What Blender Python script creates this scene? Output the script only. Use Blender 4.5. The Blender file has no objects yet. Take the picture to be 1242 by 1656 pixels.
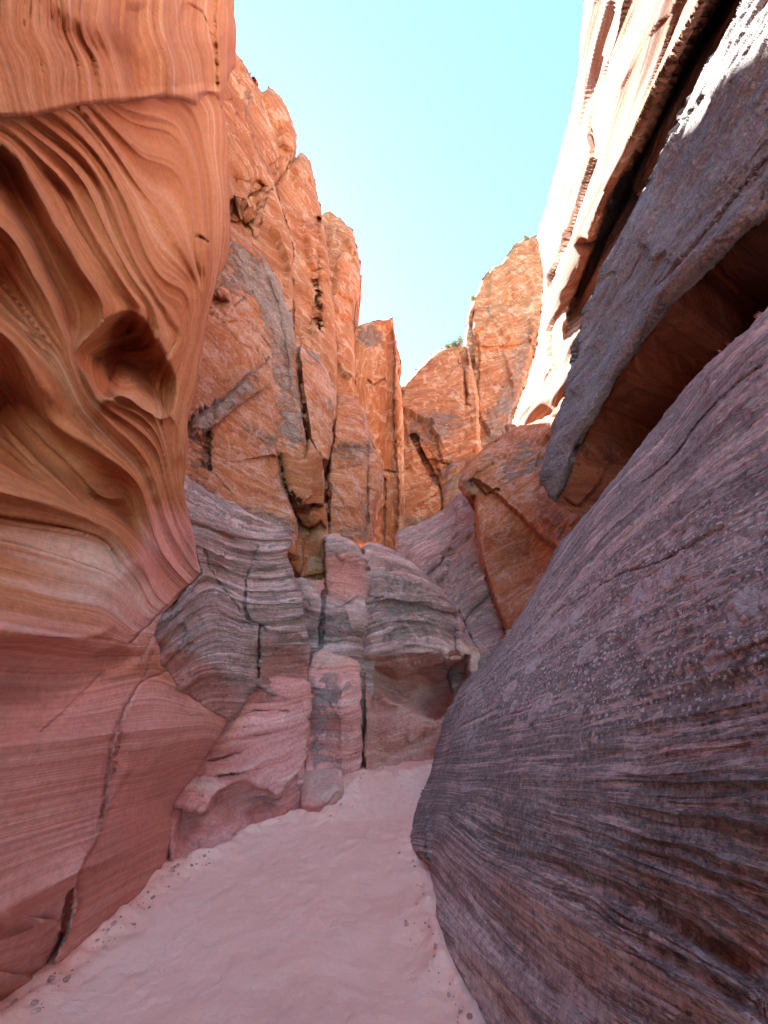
import bpy, math, random
import numpy as np

# ------------------------------------------------------------------ camera, sky, sun, exposure
SC = bpy.context.scene
COL = SC.collection
PITCH = math.radians(22.0)
FPX, CX0, CY0, EYE = 597.0, 621.0, 828.0, 1.5
cam_d = bpy.data.cameras.new("camera")
cam = bpy.data.objects.new("camera", cam_d)
COL.objects.link(cam)
cam.location = (0, 0, EYE)
cam.rotation_euler = (math.radians(90) + PITCH, 0, 0)
cam_d.sensor_fit = 'HORIZONTAL'
cam_d.sensor_width = 36.0
cam_d.lens = 36.0 * FPX / 1242.0
cam_d.clip_start = 0.05
cam_d.clip_end = 500
SC.camera = cam

SUN_AZ = math.radians(-32.0)      # from +Y towards +X; the sun stands ahead and to the left
SUN_EL = math.radians(52.0)
W = bpy.data.worlds.new("World")
SC.world = W
W.use_nodes = True
wn, wl = W.node_tree.nodes, W.node_tree.links
bg = wn['Background']
sky = wn.new('ShaderNodeTexSky')
sky.sky_type = 'NISHITA'
sky.sun_disc = False
sky.sun_elevation = SUN_EL
sky.sun_rotation = SUN_AZ
sky.altitude = 1500
sky.air_density = 0.75
sky.dust_density = 0.1
sky.ozone_density = 1.6
tint = wn.new('ShaderNodeVectorMath')          # the clear desert sky reads as cyan
tint.operation = 'MULTIPLY'
tint.inputs[1].default_value = (0.64, 0.96, 0.88)
wl.new(sky.outputs[0], tint.inputs[0])
wl.new(tint.outputs[0], bg.inputs[0])
bg.inputs[1].default_value = 0.115
sd = bpy.data.lights.new("sun", 'SUN')
sun = bpy.data.objects.new("sun", sd)
COL.objects.link(sun)
sd.energy = 5.0
sd.angle = math.radians(0.5)
sd.color = (1.0, 0.95, 0.88)
sx, sy, sz = math.sin(SUN_AZ) * math.cos(SUN_EL), math.cos(SUN_AZ) * math.cos(SUN_EL), math.sin(SUN_EL)
from mathutils import Vector
sun.rotation_euler = Vector((sx, sy, sz)).to_track_quat('Z', 'Y').to_euler()
SC.view_settings.view_transform = 'Standard'
SC.view_settings.look = 'None'
SC.view_settings.exposure = 3.62
SC.view_settings.gamma = 1.0
SC.cycles.max_bounces = 14
SC.cycles.diffuse_bounces = 10
SC.cycles.use_denoising = True

# ------------------------------------------------------------------ noise
_r = np.random.RandomState(7)
PERM = _r.permutation(512).astype(np.int64)
G3 = _r.normal(size=(512, 3))
G3 /= np.linalg.norm(G3, axis=1)[:, None]
RND = _r.rand(512, 4)


def _h(i, j, k):
    return PERM[(PERM[(PERM[i & 511] + j) & 511] + k) & 511]


def pnoise(p):
    p = np.asarray(p, float)
    i = np.floor(p).astype(np.int64)
    f = p - i
    u = f * f * f * (f * (f * 6 - 15) + 10)
    out = 0
    for dx in (0, 1):
        wx = u[:, 0] if dx else 1 - u[:, 0]
        for dy in (0, 1):
            wy = u[:, 1] if dy else 1 - u[:, 1]
            for dz in (0, 1):
                wz = u[:, 2] if dz else 1 - u[:, 2]
                g = G3[_h(i[:, 0] + dx, i[:, 1] + dy, i[:, 2] + dz)]
                d = g[:, 0] * (f[:, 0] - dx) + g[:, 1] * (f[:, 1] - dy) + g[:, 2] * (f[:, 2] - dz)
                out = out + wx * wy * wz * d
    return out * 1.5


def fbm(p, octv=4, gain=0.5, lac=2.03):
    a, s, out = 1.0, 1.0, 0
    for o in range(octv):
        out = out + a * pnoise(p * s + 17.3 * o)
        a *= gain
        s *= lac
    return out


def ridged(p, octv=3, gain=0.5):
    a, s, out = 1.0, 1.0, 0
    for o in range(octv):
        out = out + a * (1 - 2 * np.abs(pnoise(p * s + 9.1 * o)))
        a *= gain
        s *= 2.1
    return out


def facets(p, cell, tilt=0.5):
    """broken-rock blocks: each Worley cell is a tilted plane of its own"""
    q = p / cell
    i = np.floor(q).astype(np.int64)
    best = np.full(len(q), 1e9)
    val = np.zeros(len(q))
    for dx in (-1, 0, 1):
        for dy in (-1, 0, 1):
            for dz in (-1, 0, 1):
                h = _h(i[:, 0] + dx, i[:, 1] + dy, i[:, 2] + dz)
                r = RND[h]
                s = np.stack([i[:, 0] + dx + r[:, 0], i[:, 1] + dy + r[:, 1], i[:, 2] + dz + r[:, 2]], 1)
                e = q - s
                d = (e * e).sum(1)
                m = d < best
                best = np.where(m, d, best)
                v = (r[:, 3] - 0.5) + tilt * (G3[h] * e).sum(1)
                val = np.where(m, v, val)
    return val


def sstep(x, a=0.0, b=1.0):
    x = np.clip((x - a) / (b - a), 0, 1)
    return x * x * (3 - 2 * x)


# ------------------------------------------------------------------ sight lines into space
ct, st = math.cos(PITCH), math.sin(PITCH)


def rays(px, py):
    cx = (np.asarray(px, float) - CX0) / FPX
    cy = (CY0 - np.asarray(py, float)) / FPX
    return np.stack([cx, ct - cy * st, st + cy * ct], -1)


def fl(px, py, z=-0.12):           # distance at which the sight line meets height z
    return (z - EYE) / rays(px, py)[2]


def atx(px, py, x):
    return x / rays(px, py)[0]


def aty(px, py, y):
    return y / rays(px, py)[1]


def spline(pts, n=12, closed=False):
    p = np.asarray(pts, float)
    if len(p) < 3:
        return p
    out = []
    m = len(p)
    for i in range(m if closed else m - 1):
        if closed:
            a, b, c, d = p[(i - 1) % m], p[i], p[(i + 1) % m], p[(i + 2) % m]
        else:
            a, b, c, d = p[max(i - 1, 0)], p[i], p[i + 1], p[min(i + 2, m - 1)]
        t = np.linspace(0, 1, n, endpoint=False)[:, None]
        out.append(0.5 * (2 * b + (c - a) * t + (2 * a - 5 * b + 4 * c - d) * t * t + (3 * b - a - 3 * c + d) * t ** 3))
    if not closed:
        out.append(p[-1:])
    return np.concatenate(out)


class TPS:
    def __init__(self, xy, val, reg=1e-4):
        self.c = np.asarray(xy, float) / 300.0
        n = len(self.c)
        d = np.linalg.norm(self.c[:, None] - self.c[None], axis=2)
        K = self.phi(d) + reg * np.eye(n)
        Pm = np.concatenate([np.ones((n, 1)), self.c], 1)
        A = np.zeros((n + 3, n + 3))
        A[:n, :n] = K
        A[:n, n:] = Pm
        A[n:, :n] = Pm.T
        b = np.zeros(n + 3)
        b[:n] = val
        self.w = np.linalg.solve(A, b)

    @staticmethod
    def phi(r):
        return np.where(r > 1e-9, r * r * np.log(np.maximum(r, 1e-9)), 0)

    def __call__(self, x, y):
        q = np.stack([x, y], 1) / 300.0
        n = len(self.c)
        out = self.w[n] + q @ self.w[n + 1:]
        for i in range(n):
            out = out + self.w[i] * self.phi(np.hypot(q[:, 0] - self.c[i, 0], q[:, 1] - self.c[i, 1]))
        return out


def dist_poly(x, y, pts):
    """unsigned and signed distance (positive to the right of the run, seen in the picture) and position 0..1"""
    best = np.full(len(x), 1e18)
    sg = np.zeros(len(x))
    pos = np.zeros(len(x))
    seg = np.hypot(*(pts[1:] - pts[:-1]).T)
    cum = np.concatenate([[0], np.cumsum(seg)])
    for k in range(len(pts) - 1):
        a, b = pts[k], pts[k + 1]
        L2 = max(seg[k] ** 2, 1e-9)
        ex, ey = b - a
        tt = np.clip(((x - a[0]) * ex + (y - a[1]) * ey) / L2, 0, 1)
        dx, dy = x - a[0] - tt * ex, y - a[1] - tt * ey
        d2 = dx * dx + dy * dy
        m = d2 < best
        best = np.where(m, d2, best)
        sg = np.where(m, ex * (y - a[1]) - ey * (x - a[0]), sg)
        pos = np.where(m, (cum[k] + tt * seg[k]) / cum[-1], pos)
    d = np.sqrt(best)
    return d, np.where(sg >= 0, d, -d), pos


def feature(x, y, f):
    k = f[0]
    if k == 'blob':                      # ('blob', cx, cy, rx, ry, angle, depth)
        _, cx, cy, rx, ry, a, h = f
        a = math.radians(a)
        dx, dy = x - cx, y - cy
        u = (dx * math.cos(a) + dy * math.sin(a)) / rx
        v = (-dx * math.sin(a) + dy * math.cos(a)) / ry
        return h * np.exp(-(u * u + v * v) ** 1.5)
    if k == 'pit':                       # hollow with a traced rim
        ring = spline(f[1], 6, True)
        d = dist_poly(x, y, np.concatenate([ring, ring[:1]]))[0]
        ins = np.zeros(len(x), bool)
        for a, b in zip(ring, np.roll(ring, -1, 0)):
            m = (a[1] > y) != (b[1] > y)
            ins ^= m & (x < a[0] + (y - a[1]) / (b[1] - a[1] + 1e-12) * (b[0] - a[0]))
        return np.where(ins, f[3] * (1 - np.exp(-d / f[2])), 0)
    pts = spline(f[1], 8)
    w, h = f[2], f[3]
    out = np.zeros(len(x))
    m0 = pts.min(0) - 6 * w - (f[4] if len(f) > 4 else 0) * 3
    m1 = pts.max(0) + 6 * w + (f[4] if len(f) > 4 else 0) * 3
    sel = (x > m0[0]) & (x < m1[0]) & (y > m0[1]) & (y < m1[1])
    if not sel.any():
        return out
    X, Y = x[sel], y[sel]
    wob = 1 + (0.5 if k in ('crack', 'step') else 0.35) * pnoise(np.stack([X, Y, 0 * X], 1) / (23.0 if k in ('crack', 'step') else 110.0) + len(pts))
    if k in ('crack', 'step'):           # break lines are never ruler-straight
        jn = np.stack([X / 14.0, Y / 14.0, 0 * X + 3.3], 1)
        X = X + 2.2 * fbm(jn, 3)
        Y = Y + 2.2 * fbm(jn + 50, 3)
    d, s, pos = dist_poly(X, Y, pts)
    end = sstep(np.minimum(pos, 1 - pos), 0.0, 0.12)
    if k == 'ridge':
        o = -h * np.exp(-d / w) * wob * end
    elif k == 'groove':
        o = h * np.exp(-(d / w) ** 2) * wob * end
    elif k == 'crack':
        o = h * np.clip(1.25 - d / (w * wob), 0, 1) * sstep(np.minimum(pos, 1 - pos), 0.0, 0.04)
    elif k == 'step':                    # right-hand side set back by h, easing off over f[4] px
        o = h * sstep(s / w, -0.5, 0.5) * np.exp(-np.maximum(s, 0) / f[4]) * sstep(np.minimum(pos, 1 - pos), 0.0, 0.08)
    elif k == 'lip':                     # crest on the line that drops away on the right, eases on the left
        o = -h * np.where(s < 0, np.exp(s / f[4]), np.exp(-s / w)) * end * wob
    out[sel] = o
    return out


# ------------------------------------------------------------------ meshes
def mesh_obj(name, V, tris, quads, mat, attrs, parent=None, smooth=True):
    me = bpy.data.meshes.new(name)
    V = np.asarray(V, np.float32)
    nt, nq = len(tris), len(quads)
    me.vertices.add(len(V))
    me.vertices.foreach_set('co', V.ravel())
    loops = np.concatenate([np.asarray(tris, np.int32).ravel(), np.asarray(quads, np.int32).ravel()])
    me.loops.add(len(loops))
    me.loops.foreach_set('vertex_index', loops.astype(np.int32))
    me.polygons.add(nt + nq)
    starts = np.concatenate([np.arange(nt) * 3, nt * 3 + np.arange(nq) * 4]).astype(np.int32)
    me.polygons.foreach_set('loop_start', starts)
    me.polygons.foreach_set('use_smooth', np.full(nt + nq, smooth))
    me.update(calc_edges=True)
    me.validate()
    for an, data in attrs.items():
        at = me.attributes.new(an, 'FLOAT_VECTOR', 'POINT')
        at.data.foreach_set('vector', np.asarray(data, np.float32).ravel())
    me.materials.append(mat)
    o = bpy.data.objects.new(name, me)
    COL.objects.link(o)
    if parent:
        o.parent = parent
    return o


def tag(o, label, cat, group=None, kind=None):
    if label:
        o['label'] = label
    if cat:
        o['category'] = cat
    if group:
        o['group'] = group
    if kind:
        o['kind'] = kind
    return o


def axis(lo, hi, step, flo, fhi, far=14.0):
    """dense inside flo..fhi (the frame), coarser outside it"""
    out = []
    a = max(lo, flo)
    b = min(hi, fhi)
    mid = list(np.arange(a, b + step, step))
    left, s, x = [], step, a
    while x > lo:
        s = min(s * 1.12, far)
        x -= s
        left.append(x)
    right, s, x = [], step, mid[-1]
    while x < hi:
        s = min(s * 1.12, far)
        x += s
        right.append(x)
    return np.array(left[::-1] + mid + right)


def roughen(pts, amp, seed=0.0, step=3.0):
    if amp <= 0:
        return pts
    p = np.asarray(pts, float)
    out = []
    m = len(p)
    for i in range(m):
        a, b = p[i], p[(i + 1) % m]
        L = np.hypot(*(b - a))
        mid = (a + b) / 2
        infr = -40 < mid[0] < 1290 and -40 < mid[1] < 1700
        n = max(1, int(L / step)) if infr else 1
        t = np.arange(n)[:, None] / n
        out.append(a + (b - a) * t)
    q = np.concatenate(out)
    nn = np.stack([q[:, 0] / 13.0, q[:, 1] / 13.0, np.full(len(q), seed)], 1)
    ox, oy = fbm(nn, 4, 0.72), fbm(nn + 31.7, 4, 0.72)
    return q + amp * np.stack([ox, oy], 1)


def world_flow(strike=(0.75, 0.66, 0.0), dip=0.0, warp=0.25, freq=0.35):
    """bedding: (along, across the beds, depth) in metres"""
    a = np.array(strike, float)
    a /= np.linalg.norm(a)
    up = np.array([0, 0, 1.0]) if abs(a[2]) < 0.9 else np.array([1.0, 0, 0])
    n = up - a * (a @ up)
    n /= np.linalg.norm(n)
    n = n * math.cos(dip) + np.cross(a, n) * math.sin(dip)
    b = np.cross(a, n)

    def f(P, px, py):
        v = P @ n + warp * fbm(P * freq, 2)
        return np.stack([P @ a, v, P @ b], 1)
    return f


def traced_flow(lines, su=140.0):
    xy, val = [], []
    for v, pts in lines:
        q = spline(pts, 3)
        xy += list(q)
        val += [v] * len(q)
    T = TPS(xy, val, 2e-3)

    def f(P, px, py):
        v = T(px, py)
        return np.stack([(px + py) / su, v, 0 * v], 1)
    return f


def scallops(v, u, crests, depths, seed=0.0):
    """hollows between sharp crests at the given bed positions"""
    c = np.asarray(crests, float)
    i = np.clip(np.searchsorted(c, v) - 1, 0, len(c) - 2)
    f = np.clip((v - c[i]) / (c[i + 1] - c[i]), 0, 1)
    d = np.asarray(depths, float)[i]
    m = 0.75 + 0.55 * pnoise(np.stack([u * 0.45, i * 3.7 + seed, 0 * u], 1))
    return d * m * (4 * f * (1 - f)) ** 0.8


def random_crests(lo, hi, mean, rs):
    out = [lo]
    while out[-1] < hi:
        out.append(out[-1] + mean * (0.35 + 1.3 * rs.rand()))
    return out


def blobs(px, py, L):
    out = np.zeros(len(px))
    for b in L:
        cx, cy, rx, ry, a, val = b
        a = math.radians(a)
        dx, dy = px - cx, py - cy
        u = (dx * math.cos(a) + dy * math.sin(a)) / rx
        v = (-dx * math.sin(a) + dy * math.cos(a)) / ry
        out = out + val * np.exp(-(u * u + v * v) ** 1.3)
    return out


def rock(name, outline, depth, mat, feats=(), step=3.0, rough=0.0, edge=6.0, edge_in=0.06, disp=None, flow=None,
         varnish=(), pale=(), lichen=(), base=(0.0, 0.0, 0.0), back=(0, 1, 0), thick=3.0, parent=None, smooth_outline=False,
         extra=None, seed=0.0, reg=1e-4, relief=None, calm=0.0):
    """One rock face modelled as a solid: its outline and its relief are laid out on sight lines at their own
    distances, carved by cracks, ridges and hollows, and the body runs `thick` metres back into the hill."""
    ol = spline(outline, 8, True) if smooth_outline else np.asarray(outline, float)
    ol0 = ol
    ol = roughen(ol, rough, seed)
    lo, hi = ol.min(0), ol.max(0)
    xs = axis(lo[0] - step, hi[0] + step, step, -20, 1262)
    ys = axis(lo[1] - step, hi[1] + step, step, -20, 1676)
    nx, ny = len(xs), len(ys)
    A, B = ol, np.roll(ol, -1, 0)
    inside = np.zeros((ny, nx), bool)
    for r in range(ny):
        y = ys[r]
        m = (A[:, 1] > y) != (B[:, 1] > y)
        if not m.any():
            continue
        a, b = A[m], B[m]
        xc = np.sort(a[:, 0] + (y - a[:, 1]) / (b[:, 1] - a[:, 1]) * (b[:, 0] - a[:, 0]))
        inside[r] = (np.searchsorted(xc, xs) % 2) == 1
    cell = inside[:-1, :-1].astype(int) + inside[1:, :-1] + inside[:-1, 1:] + inside[1:, 1:]
    use = cell >= 1
    vm = np.zeros((ny, nx), bool)
    vm[:-1, :-1] |= use
    vm[1:, :-1] |= use
    vm[:-1, 1:] |= use
    vm[1:, 1:] |= use
    idx = -np.ones((ny, nx), np.int64)
    idx[vm] = np.arange(vm.sum())
    GX, GY = np.meshgrid(xs, ys)
    px, py = GX[vm].copy(), GY[vm].copy()
    outm = ~inside[vm]
    if outm.any():                        # rim points slide onto the outline
        ox, oy = px[outm], py[outm]
        best = np.full(len(ox), 1e18)
        bx, by = ox.copy(), oy.copy()
        for k in range(len(A)):
            e = B[k] - A[k]
            L2 = max((e * e).sum(), 1e-9)
            tt = np.clip(((ox - A[k, 0]) * e[0] + (oy - A[k, 1]) * e[1]) / L2, 0, 1)
            qx, qy = A[k, 0] + tt * e[0], A[k, 1] + tt * e[1]
            d2 = (ox - qx) ** 2 + (oy - qy) ** 2
            m = d2 < best
            best = np.where(m, d2, best)
            bx, by = np.where(m, qx, bx), np.where(m, qy, by)
        px[outm], py[outm] = bx, by
    D = np.array([(p[0], p[1], p[2]) for p in depth], float)
    inv = TPS(D[:, :2], 1.0 / D[:, 2], reg)(px, py)
    t = 1.0 / np.maximum(inv, 1.0 / (D[:, 2].max() * 1.7))
    for f in feats:
        t = t + feature(px, py, f)
    if edge > 0:
        dd = dist_poly(px, py, np.concatenate([ol0, ol0[:1]]))[0]
        t = t + edge_in * np.clip(1 - dd / edge, 0, 1) ** 2
    R = rays(px, py)
    if relief is not None:
        t = t + relief(flow(np.array([0, 0, EYE]) + R * t[:, None], px, py), px, py)
    P = np.array([0, 0, EYE]) + R * t[:, None]
    r_, c_ = np.nonzero(use)
    q = np.stack([idx[r_, c_], idx[r_ + 1, c_], idx[r_ + 1, c_ + 1], idx[r_, c_ + 1]], 1)

    def normals(P):
        n = np.cross(P[q[:, 2]] - P[q[:, 0]], P[q[:, 3]] - P[q[:, 1]])
        N = np.zeros_like(P)
        for k in range(4):
            for ax in range(3):
                N[:, ax] += np.bincount(q[:, k], n[:, ax], len(P))
        N /= np.maximum(np.linalg.norm(N, axis=1), 1e-12)[:, None]
        return N
    N = normals(P)
    if (N * R).sum(1).mean() > 0:
        q = q[:, ::-1]
        N = -N
    fl_ = flow(P, px, py)
    if disp is not None:
        dv = disp(P, fl_, px, py)
        if calm > 0:
            dv = dv * (0.12 + 0.88 * sstep(dd, 0, calm))
        P = P + N * dv[:, None]
    pa = np.stack([base[0] + blobs(px, py, varnish), base[1] + blobs(px, py, pale), base[2] + blobs(px, py, lichen)], 1)
    # rim -> body
    e = np.concatenate([q[:, [0, 1]], q[:, [1, 2]], q[:, [2, 3]], q[:, [3, 0]]])
    key = np.sort(e, 1)
    kk = key[:, 0] * (len(P) + 1) + key[:, 1]
    _, inv_, cnt = np.unique(kk, return_inverse=True, return_counts=True)
    be = e[cnt[inv_] == 1]
    be = be[be[:, 0] != be[:, 1]]
    rim = np.unique(be)
    back = np.array(back, float)
    back /= np.linalg.norm(back)
    c0 = P[rim].mean(0)
    Vs, Fs, Ps, Qs = [P], [fl_], [pa], [q]
    prev = np.arange(len(P))
    n0 = len(P)
    rings = [0.05, 0.15, 0.3, 0.55, 0.8, 1.0]
    for k, fr in enumerate(rings):
        base_ = P[rim]
        pos = base_ + back * thick * fr + (c0 - base_) * 0.06 * fr
        pos = pos + 0.10 * min(1, thick / 3) * np.stack([fbm(pos * 0.9 + 5, 3), fbm(pos * 0.9 + 55, 3), fbm(pos * 0.9 + 95, 3)], 1) * (0.3 + fr)
        m = -np.ones(n0, np.int64)
        m[rim] = n0 + k * len(rim) + np.arange(len(rim))
        Vs.append(pos)
        Fs.append(flow(pos, px[rim], py[rim]))
        Ps.append(pa[rim])
        Qs.append(np.stack([prev[be[:, 1]], prev[be[:, 0]], m[be[:, 0]], m[be[:, 1]]], 1))
        prev = m
    apex = n0 + len(rings) * len(rim)
    ap = c0 + back * thick * 1.25
    Vs.append(ap[None])
    Fs.append(Fs[-1][:1])
    Ps.append(pa[:1])
    T = np.stack([prev[be[:, 1]], prev[be[:, 0]], np.full(len(be), apex)], 1)
    V, F, PA, Q = np.concatenate(Vs), np.concatenate(Fs), np.concatenate(Ps), np.concatenate(Qs)
    if extra is not None:                 # the same mass carried on outside the picture, or an unseen sun block
        eV, eQ = extra
        Q = np.concatenate([Q, eQ + len(V)])
        V = np.concatenate([V, eV])
        F = np.concatenate([F, world_flow()(eV, None, None)])
        PA = np.concatenate([PA, np.zeros((len(eV), 3))])
    o = mesh_obj(name, V, T, Q, mat, {'flow': F, 'paint': PA}, parent)
    if parent is None:
        o['kind'] = 'thing'
    return o


def wall_block(fn, u0, u1, v0, v1, nu, nv):
    """closed slab: front face fn(u,v)->(x,y,z) front and back"""
    U, Vv = np.meshgrid(np.linspace(u0, u1, nu), np.linspace(v0, v1, nv))
    front, back = fn(U.ravel(), Vv.ravel())
    V = np.concatenate([front, back])
    n = nu * nv
    i = np.arange(n).reshape(nv, nu)
    f = np.stack([i[:-1, :-1].ravel(), i[:-1, 1:].ravel(), i[1:, 1:].ravel(), i[1:, :-1].ravel()], 1)
    Q = [f, f[:, ::-1] + n]
    for line in (i[0], i[-1][::-1], i[:, 0][::-1], i[:, -1]):
        Q.append(np.stack([line[1:], line[:-1], line[:-1] + n, line[1:] + n], 1))
    return V, np.concatenate(Q)


# ------------------------------------------------------------------ materials
class NT:
    def __init__(self, name):
        self.m = bpy.data.materials.new(name)
        self.m.use_nodes = True
        self.n = self.m.node_tree.nodes
        self.l = self.m.node_tree.links
        self.b = self.n['Principled BSDF']

    def put(self, sock, v):
        if isinstance(v, bpy.types.NodeSocket):
            self.l.new(v, sock)
        else:
            sock.default_value = v

    def attr(self, name):
        a = self.n.new('ShaderNodeAttribute')
        a.attribute_name = name
        return a.outputs['Vector']

    def xyz(self, v):
        s = self.n.new('ShaderNodeSeparateXYZ')
        self.put(s.inputs[0], v)
        return s.outputs

    def pos(self):
        return self.n.new('ShaderNodeNewGeometry').outputs['Position']

    def math(self, op, a, b=0.0, c=0.0, clamp=False):
        n = self.n.new('ShaderNodeMath')
        n.operation = op
        n.use_clamp = clamp
        self.put(n.inputs[0], a)
        self.put(n.inputs[1], b)
        self.put(n.inputs[2], c)
        return n.outputs[0]

    def vmul(self, v, s, add=(0, 0, 0)):
        n = self.n.new('ShaderNodeVectorMath')
        n.operation = 'MULTIPLY_ADD'
        self.put(n.inputs[0], v)
        n.inputs[1].default_value = s
        n.inputs[2].default_value = add
        return n.outputs[0]

    def vadd(self, a, b):
        n = self.n.new('ShaderNodeVectorMath')
        n.operation = 'ADD'
        self.put(n.inputs[0], a)
        self.put(n.inputs[1], b)
        return n.outputs[0]

    def noise(self, v, scale=1.0, detail=4.0, rough=0.55, dist=0.0, color=False):
        n = self.n.new('ShaderNodeTexNoise')
        self.put(n.inputs['Vector'], v)
        n.inputs['Scale'].default_value = scale
        n.inputs['Detail'].default_value = detail
        n.inputs['Roughness'].default_value = rough
        n.inputs['Distortion'].default_value = dist
        return n.outputs['Color' if color else 'Fac']

    def voro(self, v, scale, feature='F1', rand=1.0, out='Distance'):
        n = self.n.new('ShaderNodeTexVoronoi')
        n.feature = feature
        self.put(n.inputs['Vector'], v)
        n.inputs['Scale'].default_value = scale
        n.inputs['Randomness'].default_value = rand
        return n.outputs[out]

    def ramp(self, f, stops, interp='LINEAR'):
        n = self.n.new('ShaderNodeValToRGB')
        cr = n.color_ramp
        cr.interpolation = interp
        while len(cr.elements) < len(stops):
            cr.elements.new(0.5)
        for e, (p, c) in zip(cr.elements, stops):
            e.position = p
            e.color = (c[0], c[1], c[2], 1) if not isinstance(c, (int, float)) else (c, c, c, 1)
        self.put(n.inputs[0], f)
        return n.outputs[0]

    def rng(self, f, a, b, c=0.0, d=1.0):
        n = self.n.new('ShaderNodeMapRange')
        n.interpolation_type = 'SMOOTHSTEP'
        self.put(n.inputs[0], f)
        n.inputs[1].default_value = a
        n.inputs[2].default_value = b
        n.inputs[3].default_value = c
        n.inputs[4].default_value = d
        return n.outputs[0]

    def mix(self, f, a, b, mode='MIX'):
        n = self.n.new('ShaderNodeMix')
        n.data_type = 'RGBA'
        n.blend_type = mode
        self.put(n.inputs[0], f)
        for i, v in ((6, a), (7, b)):
            if isinstance(v, tuple) and len(v) == 3:
                v = (v[0], v[1], v[2], 1)
            self.put(n.inputs[i], v)
        return n.outputs[2]

    def finish(self, col, height, dist=0.02, rough=0.9, strength=1.0):
        self.put(self.b.inputs['Base Color'], col)
        self.put(self.b.inputs['Roughness'], rough)
        self.b.inputs['Specular IOR Level'].default_value = 0.25
        bp = self.n.new('ShaderNodeBump')
        bp.inputs['Strength'].default_value = strength
        bp.inputs['Distance'].default_value = dist
        self.put(bp.inputs['Height'], height)
        self.l.new(bp.outputs[0], self.b.inputs['Normal'])
        return self.m


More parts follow.
